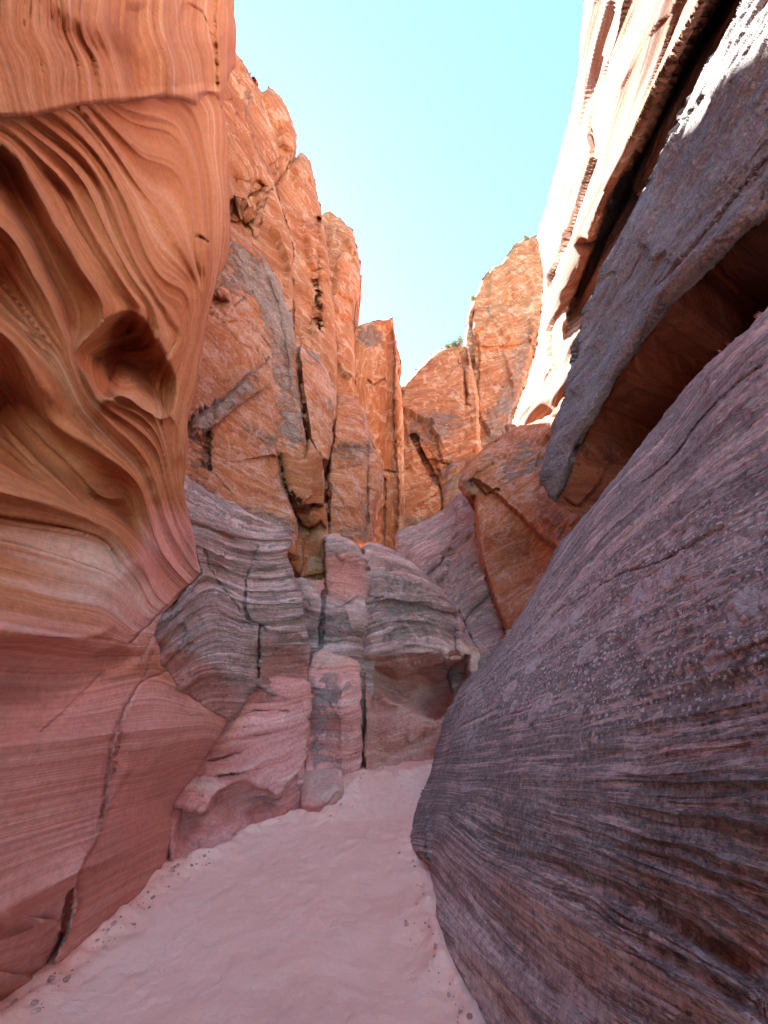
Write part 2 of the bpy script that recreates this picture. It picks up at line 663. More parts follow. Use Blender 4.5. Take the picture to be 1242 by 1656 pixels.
def rock_mat(name, ramp, fu=0.35, fv=5.0, pale=(0.62, 0.42, 0.34), pale_amt=0.35, varn=((0.055, 0.045, 0.05), (0.17, 0.135, 0.14)),
             varn_off=0.0, mott=1.5, mott_amt=0.35, mott_col=(0.30, 0.10, 0.05), lines=0.35, bump=0.03, grain=160.0, grain_amt=0.25,
             spots=0.0, fleck=0.0, seed=0.0, vstreak=1.0, rough_bump=0.3, blot=0.0, wobble=0.3, speck=0.0, tint=None, fleck_col=(0.58, 0.36, 0.315), on_skin=False, grit=0.5, fleck_scale=(4.0, 9.0, 4.0), span=(0.30, 0.70)):
    """sandstone: bedding streaks along `flow`, iron mottling, desert varnish and paler tone by `paint`, lichen spots"""
    N = NT(name)
    F = N.attr('flow')
    pa = N.xyz(N.attr('paint'))
    P = N.pos()
    o = (seed, seed * 1.7, seed * 0.6)
    warp = N.vmul(N.noise(N.vmul(F, (0.6, 1.2, 0.6), o), 1.0, 3, color=True), (wobble,) * 3, (-wobble / 2,) * 3)
    Fw = N.vadd(F, warp)
    s1 = N.noise(N.vmul(Fw, (fu, fv, fu), o), 1.0, 6, 0.6)
    s2 = N.noise(N.vmul(Fw, (fu * 2.2, fv * 5.5, fu * 2.2), o), 1.0, 5, 0.6)
    s3 = N.noise(N.vmul(Fw, (fu * 5, fv * 19, fu * 5), o), 1.0, 3, 0.6)
    s = N.math('MULTIPLY_ADD', s2, lines, N.math('MULTIPLY', s1, 1 - lines))
    col = N.ramp(N.rng(s, span[0], span[1]), ramp)
    if tint is not None:                  # redder ramp laid by `paint`; low on the wave wall it paints pinker light
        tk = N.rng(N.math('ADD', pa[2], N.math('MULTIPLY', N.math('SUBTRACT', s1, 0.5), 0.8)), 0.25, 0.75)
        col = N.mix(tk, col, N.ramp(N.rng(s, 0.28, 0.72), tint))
    # iron mottling
    m1 = N.noise(P, mott, 7, 0.62, 0.4)
    col = N.mix(N.math('MULTIPLY', N.rng(m1, 0.48, 0.66), mott_amt), col, mott_col)
    if blot > 0:
        m2 = N.noise(N.vmul(P, (1, 1, 1), (31, 7, 5)), mott * 2.2, 8, 0.68, 0.8)
        col = N.mix(N.math('MULTIPLY', N.rng(m2, 0.52, 0.60), blot), col, pale)
        m3 = N.noise(N.vmul(P, (1, 1, 0.45), (3, 71, 5)), mott * 1.6, 8, 0.7, 1.2)
        col = N.mix(N.math('MULTIPLY', N.rng(m3, 0.55, 0.60), blot * 0.7), col, mott_col)
    # paler tone; on lit ledges and tops it paints their light
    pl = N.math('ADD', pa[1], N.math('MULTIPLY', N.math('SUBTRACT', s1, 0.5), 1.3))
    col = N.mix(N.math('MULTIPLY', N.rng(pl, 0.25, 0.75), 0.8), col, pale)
    col = N.mix(N.math('MULTIPLY', N.rng(s2, 0.55, 0.68), pale_amt), col, pale)
    # varnish: dark purple-grey skin broken along the beds; some blobs stand for shade
    vn = N.noise(N.vmul(Fw, (1.6 * vstreak, 6.0, 1.6 * vstreak), (4 + seed, 9, 2)), 1.0, 8, 0.68)
    vg = N.noise(P, 9.0, 8, 0.72)
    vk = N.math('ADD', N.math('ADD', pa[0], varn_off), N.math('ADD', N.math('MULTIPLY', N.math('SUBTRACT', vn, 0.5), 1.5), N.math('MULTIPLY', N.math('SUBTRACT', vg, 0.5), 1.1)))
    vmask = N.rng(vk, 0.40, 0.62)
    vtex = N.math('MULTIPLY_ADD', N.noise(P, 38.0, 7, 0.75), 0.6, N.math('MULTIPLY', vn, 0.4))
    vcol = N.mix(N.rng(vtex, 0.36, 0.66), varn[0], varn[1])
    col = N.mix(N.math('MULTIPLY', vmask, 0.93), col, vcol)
    hgt = N.math('MULTIPLY_ADD', s2, 0.55, N.math('MULTIPLY', s3, 0.25))
    g = N.noise(P, grain, 4, 0.6)
    hgt = N.math('MULTIPLY_ADD', g, N.math('MULTIPLY_ADD', vmask, grain_amt * 1.2, grain_amt * 0.4), hgt)
    mid = N.noise(P, 14.0, 6, 0.65)
    hgt = N.math('MULTIPLY_ADD', mid, N.math('MULTIPLY_ADD', vmask, rough_bump * 1.3, rough_bump * 0.4), hgt)
    if speck > 0:                         # dark and light grains on weathered skin
        sp = N.noise(P, 55.0, 6, 0.8)
        col = N.mix(N.math('MULTIPLY', N.rng(sp, 0.48, 0.38), N.math('MULTIPLY', vmask, speck) if on_skin else speck), col, varn[0])
        col = N.mix(N.math('MULTIPLY', N.rng(sp, 0.56, 0.66), N.math('MULTIPLY', vmask, speck * 0.7) if on_skin else speck * 0.7), col, (0.55, 0.42, 0.40))
    if fleck > 0:                         # pale flecks where the skin has flaked
        fk = N.noise(N.vmul(Fw, fleck_scale, (7, 3, 1)), 1.6, 7, 0.75)
        fk2 = N.noise(P, 2.2, 4, 0.6)
        fm = N.math('MULTIPLY', N.rng(N.math('MULTIPLY_ADD', fk2, 0.35, fk), 0.68, 0.78), N.math('MULTIPLY', vmask, fleck) if on_skin else fleck)
        col = N.mix(fm, col, fleck_col)
    if spots > 0:                         # lichen discs
        jit = N.vmul(N.noise(P, 30, 3, color=True), (0.03, 0.03, 0.03))
        Pj = N.vadd(P, jit)
        for sc, th, colr, k in ((4.5, 0.30, (0.76, 0.63, 0.64), 0.75), (9.0, 0.26, (0.60, 0.47, 0.46), 0.85), (20.0, 0.30, (0.68, 0.46, 0.42), 0.9), (48.0, 0.30, (0.80, 0.70, 0.72), 1.0)):
            d = N.voro(Pj, sc)
            rc = N.xyz(N.voro(Pj, sc, out='Color'))
            thr = N.math('MULTIPLY', N.rng(rc[0], 0.25, 1.0), th * 1.7)
            on = N.math('MULTIPLY', N.rng(N.math('SUBTRACT', thr, d), 0.0, 0.035), N.rng(N.math('ADD', pa[2], N.math('MULTIPLY', N.math('SUBTRACT', m1, 0.5), 1.6)), 0.25, 0.5))
            col = N.mix(N.math('MULTIPLY', on, spots * k), col, colr)
            hgt = N.math('MULTIPLY_ADD', on, 0.12, hgt)
    # grit: the grain of the stone at every size
    gr = N.noise(N.vmul(P, (1, 1, 1), (5, 2, 8)), 28.0, 9, 0.82)
    col = N.mix(1.0, col, N.ramp(gr, [(0.30, 1.0 - grit), (0.5, 1.0), (0.70, 1.0 + grit * 0.8)]), 'MULTIPLY')
    hgt = N.math('MULTIPLY_ADD', gr, grit * 0.9, hgt)
    return N.finish(col, hgt, bump, N.math('MULTIPLY_ADD', vmask, -0.22, 0.92))

# ------------------------------------------------------------------ the rocks' materials
ORANGE = [(0.0, (0.286, 0.080, 0.027)), (0.3, (0.380, 0.118, 0.041)), (0.55, (0.432, 0.145, 0.054)), (0.8, (0.485, 0.187, 0.083)), (1.0, (0.537, 0.244, 0.138))]
CRAG = [(0.0, (0.282, 0.077, 0.030)), (0.35, (0.388, 0.123, 0.044)), (0.6, (0.441, 0.162, 0.066)), (1.0, (0.520, 0.243, 0.130))]
PINK = [(0.0, (0.448, 0.149, 0.119)), (0.35, (0.627, 0.242, 0.201)), (0.7, (0.739, 0.335, 0.293)), (1.0, (0.851, 0.454, 0.412))]
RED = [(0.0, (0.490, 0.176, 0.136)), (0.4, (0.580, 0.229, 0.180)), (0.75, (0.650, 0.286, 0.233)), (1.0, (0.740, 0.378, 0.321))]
GREY = [(0.0, (0.269, 0.140, 0.123)), (0.4, (0.470, 0.286, 0.258)), (0.7, (0.638, 0.414, 0.381)), (1.0, (0.829, 0.616, 0.582))]
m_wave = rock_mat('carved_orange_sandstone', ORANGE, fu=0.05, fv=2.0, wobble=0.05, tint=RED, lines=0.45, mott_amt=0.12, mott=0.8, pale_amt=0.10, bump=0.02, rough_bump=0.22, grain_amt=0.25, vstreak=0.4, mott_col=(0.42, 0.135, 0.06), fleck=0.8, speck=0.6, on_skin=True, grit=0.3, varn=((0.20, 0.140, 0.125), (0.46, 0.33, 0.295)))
m_crag = rock_mat('broken_orange_sandstone', CRAG, fu=0.5, fv=2.5, mott=0.9, mott_amt=0.45, pale_amt=0.3, bump=0.10, grain=40, rough_bump=0.6, seed=3.0, wobble=0.15, varn_off=0.06, grit=0.6, varn=((0.20, 0.115, 0.085), (0.42, 0.28, 0.21)), pale=(0.70, 0.43, 0.27), blot=0.5, mott_col=(0.43, 0.135, 0.05))
m_plate = rock_mat('varnished_plate_sandstone', CRAG, fu=0.5, fv=3.0, mott=0.9, mott_amt=0.5, pale_amt=0.25, bump=0.06, grain=60, rough_bump=0.6, seed=5.0,
                   varn=((0.19, 0.13, 0.10), (0.40, 0.285, 0.225)), fleck=0.5, speck=0.4, blot=0.4, mott_col=(0.43, 0.135, 0.05))
m_pink = rock_mat('pink_bedded_sandstone', PINK, fu=0.35, fv=6.0, mott_amt=0.25, pale_amt=0.35, bump=0.035, rough_bump=0.35, seed=8.0, varn=((0.28, 0.18, 0.16), (0.48, 0.34, 0.305)), grit=0.4)
m_terr = rock_mat('grey_terraced_sandstone', GREY, fu=0.8, fv=6.0, pale_amt=0.4, bump=0.05, rough_bump=0.6, seed=11.0,
                  varn=((0.26, 0.195, 0.175), (0.60, 0.475, 0.43)), fleck=1.0, speck=0.9, tint=RED, on_skin=True, fleck_col=(0.70, 0.48, 0.43))
m_bulge = rock_mat('purple_varnished_sandstone', GREY, fu=0.6, fv=3.5, pale_amt=0.3, bump=0.04, rough_bump=0.6, seed=14.0, lines=0.35, grit=0.6, pale=(0.78, 0.62, 0.60), fleck_scale=(1.3, 3.4, 1.3), span=(0.36, 0.64),
                   varn=((0.165, 0.13, 0.125), (0.58, 0.47, 0.45)), fleck=0.95, spots=1.0, speck=0.8, wobble=0.12, fleck_col=(0.78, 0.57, 0.53))
m_slab = rock_mat('rough_grey_sandstone', GREY, fu=1.5, fv=7.0, pale_amt=0.2, bump=0.12, rough_bump=0.9, seed=17.0, varn_off=0.95, grain=50,
                  varn=((0.17, 0.15, 0.155), (0.46, 0.42, 0.425)), fleck=0.3)
m_sunlit = rock_mat('glare_streaked_sandstone', [(0, (0.20, 0.062, 0.028)), (0.4, (0.31, 0.125, 0.066)), (0.7, (0.42, 0.23, 0.155)), (1, (0.56, 0.40, 0.32))], fu=0.10, fv=3.2, pale_amt=0.35, bump=0.10, rough_bump=0.7,
                    seed=20.0, pale=(0.60, 0.47, 0.40), grain=40, grit=0.6, mott_col=(0.30, 0.10, 0.045), mott_amt=0.4)  # pale streaks put some of the sun's white glare into the colour


def sand_material():
    N = NT('pink_sand')
    P = N.pos()
    a = N.noise(P, 1.3, 5, 0.6)
    b = N.noise(P, 9.0, 6, 0.65)
    c = N.noise(P, 260.0, 3, 0.6)
    col = N.ramp(N.math('MULTIPLY_ADD', b, 0.4, N.math('MULTIPLY', a, 0.6)), [(0.25, (0.78, 0.42, 0.33)), (0.5, (0.86, 0.49, 0.39)), (0.75, (0.90, 0.56, 0.46))])
    col = N.mix(N.math('MULTIPLY', N.rng(c, 0.55, 0.8), 0.3), col, (0.55, 0.27, 0.22))
    col = N.mix(N.math('MULTIPLY', N.rng(c, 0.45, 0.2), 0.3), col, (0.88, 0.63, 0.57))
    h = N.math('MULTIPLY_ADD', N.noise(P, 26.0, 6, 0.7), 1.0, N.math('MULTIPLY', N.noise(P, 5.0, 4, 0.6), 1.2))
    h = N.math('MULTIPLY_ADD', c, 0.12, h)
    return N.finish(col, h, 0.014, 0.95)


# ------------------------------------------------------------------ sand floor
FOOT_L = np.array([(EYE * 0 + r[0] * t, r[1] * t) for r, t in [(rays(px, py), fl(px, py, 0.0)) for px, py in [(-250, 1850), (0, 1645), (95, 1572), (190, 1492), (265, 1408), (340, 1388), (400, 1350), (450, 1328), (482, 1315), (515, 1322), (554, 1300), (584, 1252), (640, 1254), (700, 1238)]]])
FOOT_R = np.array([(r[0] * t, r[1] * t) for r, t in [(rays(px, py), fl(px, py, 0.0)) for px, py in [(652, 1345), (655, 1365), (682, 1405), (690, 1450), (696, 1500), (715, 1555), (745, 1612), (770, 1656), (850, 1800)]]])


def sand_height(x, y):
    P = np.stack([x, y, 0 * x], 1)
    z = 0.030 * fbm(P * 0.9, 3) + 0.010 * fbm(P * 4.0 + 7, 3) + 0.004 * fbm(P * 13.0 + 2, 3)
    for foot in (FOOT_L, FOOT_R):
        d = dist_poly(x, y, foot)[0]
        z = z + 0.055 * np.exp(-d / 0.13) * (0.7 + 0.9 * fbm(P * 5 + 20, 3)) - 0.012 * np.exp(-((d - 0.4) / 0.2) ** 2)
    rs = np.random.RandomState(12)
    for k in range(90):                   # old trodden dimples
        cx, cy, a = rs.uniform(-1.2, 0.5), rs.uniform(1.6, 7.0), rs.uniform(-0.5, 0.5)
        u = ((x - cx) * math.cos(a) - (y - cy) * math.sin(a)) / 0.055
        v = ((x - cx) * math.sin(a) + (y - cy) * math.cos(a)) / 0.13
        r = u * u + v * v
        z = z - 0.008 * rs.uniform(0.3, 1) * (np.exp(-r ** 2) - 0.45 * np.exp(-((np.sqrt(r) - 1.25) / 0.3) ** 2))
    return z * sstep(9 - np.abs(x), 0, 5)


def sand():
    xs = np.concatenate([np.linspace(-40, -2.7, 30), np.linspace(-2.6, 1.6, 300), np.linspace(1.7, 40, 30)])
    ys = np.concatenate([np.linspace(-40, 0.8, 30), np.linspace(0.9, 8.5, 480), np.linspace(8.7, 70, 40)])
    X, Y = np.meshgrid(xs, ys)
    P = np.stack([X.ravel(), Y.ravel(), sand_height(X.ravel(), Y.ravel())], 1)
    i = np.arange(len(P)).reshape(len(ys), len(xs))
    Q = np.stack([i[:-1, :-1].ravel(), i[:-1, 1:].ravel(), i[1:, 1:].ravel(), i[1:, :-1].ravel()], 1)
    o = mesh_obj('sand_floor', P, np.zeros((0, 3), int), Q, sand_material(), {})
    tag(o, None, None, kind='structure')


sand()

# ------------------------------------------------------------------ left: the wave-carved wall
LINES = [
    (-0.9, [(372, 180), (371, 300), (370, 420), (335, 560), (306, 690), (300, 800)]),
    (-0.2, [(335, 185), (348, 300), (352, 420), (330, 520), (303, 650)]),
    (0.6, [(128, 176), (180, 237), (216, 290), (270, 365), (320, 470), (312, 560)]),
    (1.2, [(61, 193), (125, 243), (169, 304), (203, 389), (237, 456), (290, 541)]),
    (1.9, [(-150, 150), (0, 203), (68, 257), (112, 304), (145, 365), (189, 440), (230, 500)]),
    (2.5, [(-150, 180), (0, 232), (51, 298), (88, 365), (128, 433), (162, 484), (162, 527), (123, 571), (145, 628), (166, 655), (216, 689), (257, 730), (270, 780), (284, 831)]),
    (3.3, [(-150, 280), (0, 365), (51, 440), (85, 507), (112, 570), (140, 640), (185, 690), (235, 745), (262, 830), (300, 900)]),
    (4.4, [(-150, 440), (0, 537), (44, 591), (78, 676), (135, 716), (210, 767), (233, 804), (247, 855), (270, 905), (315, 950)]),
    (5.4, [(-150, 590), (0, 690), (68, 757), (135, 818), (189, 848), (237, 899), (270, 945)]),
    (6.1, [(-150, 740), (0, 787), (68, 808), (169, 848), (210, 889), (255, 960)]),
    (6.9, [(-150, 830), (0, 858), (101, 882), (162, 906), (203, 940), (235, 990)]),
    (7.8, [(-150, 920), (0, 940), (101, 963), (169, 980), (220, 1020)]),
    (8.8, [(-150, 1010), (0, 1024), (85, 1034), (160, 1045), (260, 1050)]),
    (10.6, [(-150, 1215), (0, 1206), (119, 1194), (238, 1180), (337, 1172)]),
    (11.7, [(-150, 1330), (0, 1300), (119, 1277), (238, 1257), (310, 1235)]),
    (13.4, [(-150, 1560), (0, 1475), (99, 1428), (166, 1396), (270, 1345)]),
    (14.4, [(0, 1574), (79, 1547), (119, 1515), (200, 1460)]),
    (15.2, [(0, 1660), (80, 1600)]),
]
wave_flow = traced_flow(LINES)


_rs = np.random.RandomState(5)
C1 = [-2.5, -0.9, -0.55, -0.2, 0.03, 0.25, 0.42, 0.6, 0.92, 1.2, 1.55, 1.9, 2.5, 3.3, 4.4, 6.1, 8.8, 10.6, 13.4, 17]
H1 = [0.05, 0.06, 0.05, 0.08, 0.06, 0.09, 0.07, 0.12, 0.10, 0.14, 0.12, 0.14, 0.26, 0.28, 0.42, 0.10, 0.18, 0.08, 0.10]
C2 = random_crests(-3, 17, 0.30, _rs)
H2 = [0.024 + 0.042 * _rs.rand() for c in C2]
C2 = [c for c in C2 if c > 1.2]
_low = random_crests(-3, 1.1, 0.13, _rs)
C2 = _low + [c for c in C2 if c > _low[-1] + 0.05]
H2 = [0.020 + 0.036 * _rs.rand() for c in C2]
C3 = random_crests(-3, 17, 0.085, _rs)
H3 = [0.004 + 0.007 * _rs.rand() for c in C3]


def wave_relief(F, px, py):
    u, v = F[:, 0], F[:, 1]
    hi = 1 - 0.8 * sstep(v, 5.6, 8.0)
    g = np.hypot(wave_flow(None, px + 2, py)[:, 1] - v, wave_flow(None, px, py + 2)[:, 1] - v) / 2
    k = np.clip(0.013 / np.maximum(g, 1e-6), 0.12, 1.0)
    return k * scallops(v, u, C1, H1, 1.0) + k * hi * (scallops(v, u, C2, H2, 7.0) + 0.7 * scallops(v, u, C3, H3, 13.0))


def wave_disp(P, F, px, py):
    return 0.03 * fbm(P * 1.1, 3) + 0.003 * fbm(P * 9, 3)


RIDGE_S = [(88, 365), (128, 433), (160, 484), (163, 522), (130, 562), (128, 590), (145, 628), (166, 655), (216, 689), (250, 725), (266, 775), (278, 831)]
RIDGE_L = [(-60, 480), (0, 537), (44, 591), (78, 676), (135, 716), (200, 758), (228, 800), (245, 855), (258, 905), (300, 940)]
left_feats = [
    ('pit', [(122, 573), (152, 536), (193, 505), (228, 510), (258, 555), (283, 606), (284, 644), (270, 675), (238, 664), (200, 640), (168, 646), (143, 618)], 30, 0.95),
    ('ridge', [(150, 640), (172, 648), (200, 640), (232, 660), (262, 676), (276, 672), (292, 700), (300, 760)], 9, 0.12),
    ('blob', 60, 690, 70, 40, 40, 0.14), ('blob', 20, 640, 60, 40, 45, 0.12),
    ('crack', [(318, 380), (336, 391)], 2.5, 0.08), ('blob', 325, 450, 7, 16, 0, 0.05),
    ('lip', [(-60, 780), (0, 800), (90, 822), (170, 855), (210, 892), (245, 940)], 30, 0.10, 40),
    ('lip', [(-60, 1015), (0, 1022), (85, 1030), (150, 1028), (190, 1005)], 16, 0.10, 50),
    ('blob', 30, 1085, 130, 45, 4, 0.10),
    ('blob', 190, 1064, 26, 18, -10, 0.10),
    ('crack', [(330, 936), (290, 968), (240, 1010), (205, 1045)], 2.0, 0.05), ('crack', [(190, 1055), (140, 1115), (60, 1190)], 1.6, 0.012),
    ('step', [(330, 936), (285, 985), (245, 1035), (225, 1075)], 5, 0.05, 30),
    ('crack', [(298, 1032), (262, 1085), (222, 1110), (185, 1190), (168, 1300), (155, 1350)], 1.8, 0.03),
    ('crack', [(250, 1040), (230, 1090), (200, 1160), (188, 1230), (160, 1330)], 1.4, 0.02),
    ('step', [(222, 1230), (190, 1280), (160, 1355), (130, 1410), (118, 1480)], 5, -0.05, 30),
    ('lip', [(0, 1490), (60, 1450), (120, 1415), (165, 1390)], 10, 0.06, 30),
    ('blob', 60, 1470, 80, 22, -25, 0.07),
    ('crack', [(118, 1440), (108, 1490), (92, 1535), (78, 1560)], 4, 0.12), ('step', [(105, 1500), (90, 1550), (80, 1590)], 5, 0.08, 40),
    ('ridge', [(330, 930), (345, 1000), (330, 1060)], 12, 0.06),
]
Xw = lambda x: (lambda px, py: (px, py, atx(px, py, x)))
left_depth = [(px, py, atx(px, py, x)) for px, py, x in [
    (-650, 100, -2.0), (-300, 100, -2.0), (0, 150, -2.0), (150, 160, -2.08), (270, 150, -2.15), (356, 180, -2.25),
    (0, 300, -1.92), (150, 300, -1.98), (270, 320, -1.98), (372, 300, -2.05), (371, 400, -1.98), (340, 400, -1.85), (335, 560, -1.95), (306, 690, -1.82),
    (0, 480, -1.80), (150, 480, -1.80), (250, 480, -1.80), (0, 650, -1.74), (150, 650, -1.70), (270, 700, -1.66), (300, 800, -1.68), (318, 880, -1.72),
    (0, 790, -1.72), (120, 830, -1.68), (0, 900, -1.62), (150, 930, -1.56), (250, 960, -1.58), (330, 936, -1.72),
    (-400, 500, -1.8), (-400, 900, -1.62), (-400, 1200, -1.55), (0, 1020, -1.52), (150, 1040, -1.50), (250, 1040, -1.55), (340, 1000, -1.70), (415, 1040, -1.58),
    (0, 1200, -1.55), (150, 1200, -1.52), (280, 1200, -1.52), (340, 1200, -1.55), (420, 1100, -1.50), (0, 1400, -1.58), (150, 1350, -1.52)]]
left_depth += [(px, py, fl(px, py, 0.0)) for px, py in [(-250, 1850), (0, 1645), (95, 1572), (190, 1492), (265, 1408)]]
left_depth += [(285, 1290, 3.25)]


def cont_left(U, V):                       # the canyon wall carried on behind the camera
    P = np.stack([U * 0 - 2, U, V], 1)
    x = -3.0 + 0.95 * sstep(-U, -0.9, 0.6) - 0.5 * sstep(-U, 1.5, 7) - 0.03 * V * sstep(-U, -1, 1) + 0.22 * fbm(P * np.array([1, 0.35, 0.5]), 3)
    return np.stack([x, U, V], 1), np.stack([x * 0 - 10.5, U, V], 1)


def sun_block_rear(U, V):                       # unseen filler added behind the wave wall to stop sun leaking through
    x = -0.57 * (4.4 * ct + (V - 1.5) * st) - 0.25
    return np.stack([x - U * 0.0, 4.4 + 0 * U, V], 1) * [1, 1, 1] - np.stack([U, 0 * U, 0 * U], 1), np.stack([x - U, 13 + 0 * U, V], 1)


def two(a, b):
    return np.concatenate([a[0], b[0]]), np.concatenate([a[1], b[1] + len(a[0])])


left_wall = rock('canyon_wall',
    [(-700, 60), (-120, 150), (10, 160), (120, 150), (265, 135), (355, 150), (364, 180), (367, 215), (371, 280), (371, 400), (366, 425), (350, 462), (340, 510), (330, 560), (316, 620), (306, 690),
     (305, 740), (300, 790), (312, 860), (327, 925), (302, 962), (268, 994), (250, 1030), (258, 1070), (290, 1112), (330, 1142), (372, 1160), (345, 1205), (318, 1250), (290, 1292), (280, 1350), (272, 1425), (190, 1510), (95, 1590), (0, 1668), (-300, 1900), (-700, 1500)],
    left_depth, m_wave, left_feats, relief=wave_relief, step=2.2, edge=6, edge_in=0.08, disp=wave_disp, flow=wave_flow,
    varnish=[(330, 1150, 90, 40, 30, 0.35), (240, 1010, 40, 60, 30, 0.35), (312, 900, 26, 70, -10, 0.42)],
    pale=[(100, 900, 190, 75, 18, 0.45), (190, 950, 80, 60, 40, 0.25), (60, 1220, 200, 60, -5, 0.12), (300, 1000, 60, 50, 30, 0.3), (240, 700, 60, 20, 40, 0.3)], lichen=[(60, 1320, 420, 330, 0, 1.0), (290, 900, 60, 90, -15, 0.9), (230, 960, 80, 50, 40, 0.6)],  # pale ledge and pink lower tint (lichen slot) put fallen light into colour
    back=(-1, 0.3, 0), thick=3.0, calm=0, extra=two(wall_block(cont_left, -10, 2.3, -0.3, 17.0, 60, 80), wall_block(sun_block_rear, 0.0, 6.0, -0.3, 15.5, 8, 20)))
tag(left_wall, 'smooth orange wall carved into flowing waves with a dark hollow', 'rock wall')

CAPL = [(v, [(x0, -600), (x0, 0), ((x0 + x1) / 2, 90), (x1, 190)]) for v, x0, x1 in
        [(0, 385, 372), (0.8, 330, 350), (1.5, 290, 318), (2.2, 240, 268), (2.8, 190, 225), (3.6, 130, 170), (4.4, 80, 120), (5.2, 20, 70), (6.1, -50, 10), (8.2, -260, -180)]]


def cap_relief(F, px, py):
    u, v = F[:, 0], F[:, 1]
    k = (sstep(172 - py, 0, 70) * 0.8 + 0.2) * (0.25 + 0.75 * sstep(px, 0, 200))
    g = np.hypot(cap_flow(None, px + 2, py)[:, 1] - v, cap_flow(None, px, py + 2)[:, 1] - v) / 2
    k = k * np.clip(0.016 / np.maximum(g, 1e-6), 0.1, 1.0)
    return k * (0.7 * scallops(v, u * 0.6, random_crests(-3, 12, 0.8, np.random.RandomState(3)), [0.09, 0.05, 0.07] * 12, 2.0) + 0.8 * scallops(v, u, C2, H2, 5.0) + scallops(v, u, C3, H3, 9.0))


def cap_disp(P, F, px, py):
    return 0.05 * fbm(P * 0.8 + 4, 3) * sstep(172 - py, 0, 60) + 0.004 * fbm(P * 8, 3)


cap_flow = traced_flow(CAPL)
rock('overhanging_cap', [(-700, -640), (388, -640), (386, -200), (381, 0), (382, 60), (376, 105), (364, 150), (360, 176), (318, 171), (290, 162), (265, 158), (240, 163), (200, 167), (160, 170), (120, 175), (60, 189), (10, 192), (-120, 186), (-700, 110)],
     [(px, py, atx(px, py, x)) for px, py, x in [(-650, -500, -2.2), (-200, -500, -2.2), (150, -550, -2.35), (380, -600, -2.55), (0, 0, -2.0), (150, 0, -2.08), (300, 0, -2.22), (380, 0, -2.5), (378, 90, -2.4),
      (0, 180, -1.93), (120, 172, -1.99), (265, 150, -2.10), (340, 150, -2.16), (360, 170, -2.23), (-650, 60, -1.9), (-200, 100, -1.9), (355, 60, -2.25), (300, 90, -2.12)]],
     m_wave, relief=cap_relief, feats=[('step', [(352, -60), (348, 30), (352, 100), (354, 150)], 4, 0.14, 60), ('blob', 338, 164, 16, 14, 0, 0.35), ('ridge', [(255, -40), (262, 60), (270, 155)], 10, 0.08), ('step', [(300, 0), (335, 30), (348, 90), (352, 150)], 4, 0.07, 40),
              ('blob', 130, 15, 80, 36, 35, -0.10), ('groove', [(215, 0), (218, 80), (230, 160)], 14, 0.07)],
     step=2.6, rough=0.0, edge=9, edge_in=0.2, disp=cap_disp, flow=cap_flow, back=(-1, 0.3, 0), thick=3.2, parent=left_wall, pale=[(130, 25, 50, 30, 30, 0.3)])

# ------------------------------------------------------------------ left middle
terr_flow = traced_flow([(0, [(285, 760), (330, 790), (400, 830), (470, 850)]), (1, [(310, 840), (370, 862), (430, 872), (480, 868)]), (2, [(320, 880), (370, 905), (430, 915), (485, 905)]),
                         (3, [(275, 985), (310, 945), (335, 930), (380, 950), (440, 955), (490, 950)]), (4, [(240, 1040), (275, 1005), (310, 980), (345, 965), (390, 985), (440, 990), (495, 985)]),
                         (5.2, [(240, 1085), (280, 1050), (315, 1025), (350, 1010), (420, 1025), (500, 1020)]), (7, [(260, 1130), (300, 1105), (340, 1088), (420, 1095), (503, 1090)]), (8.6, [(300, 1160), (340, 1140), (400, 1140), (480, 1140)])], 100)


def terr_relief(F, px, py):
    u, v = F[:, 0], F[:, 1]
    return scallops(v, u, [-1, 0, 1, 1.5, 2, 3, 3.6, 4.2, 5.2, 7, 9], [0.1, 0.16, 0.14, 0.08, 0.16, 0.12, 0.10, 0.12, 0.08, 0.1], 3.0) + scallops(v, u, random_crests(-2, 9, 0.22, np.random.RandomState(8)), [0.025, 0.04, 0.02] * 40, 4.0)


def terr_disp(P, F, px, py):
    return 0.03 * fbm(P * 2.3, 4) + 0.02 * facets(P, 0.3) + 0.008 * fbm(P * 11, 3)


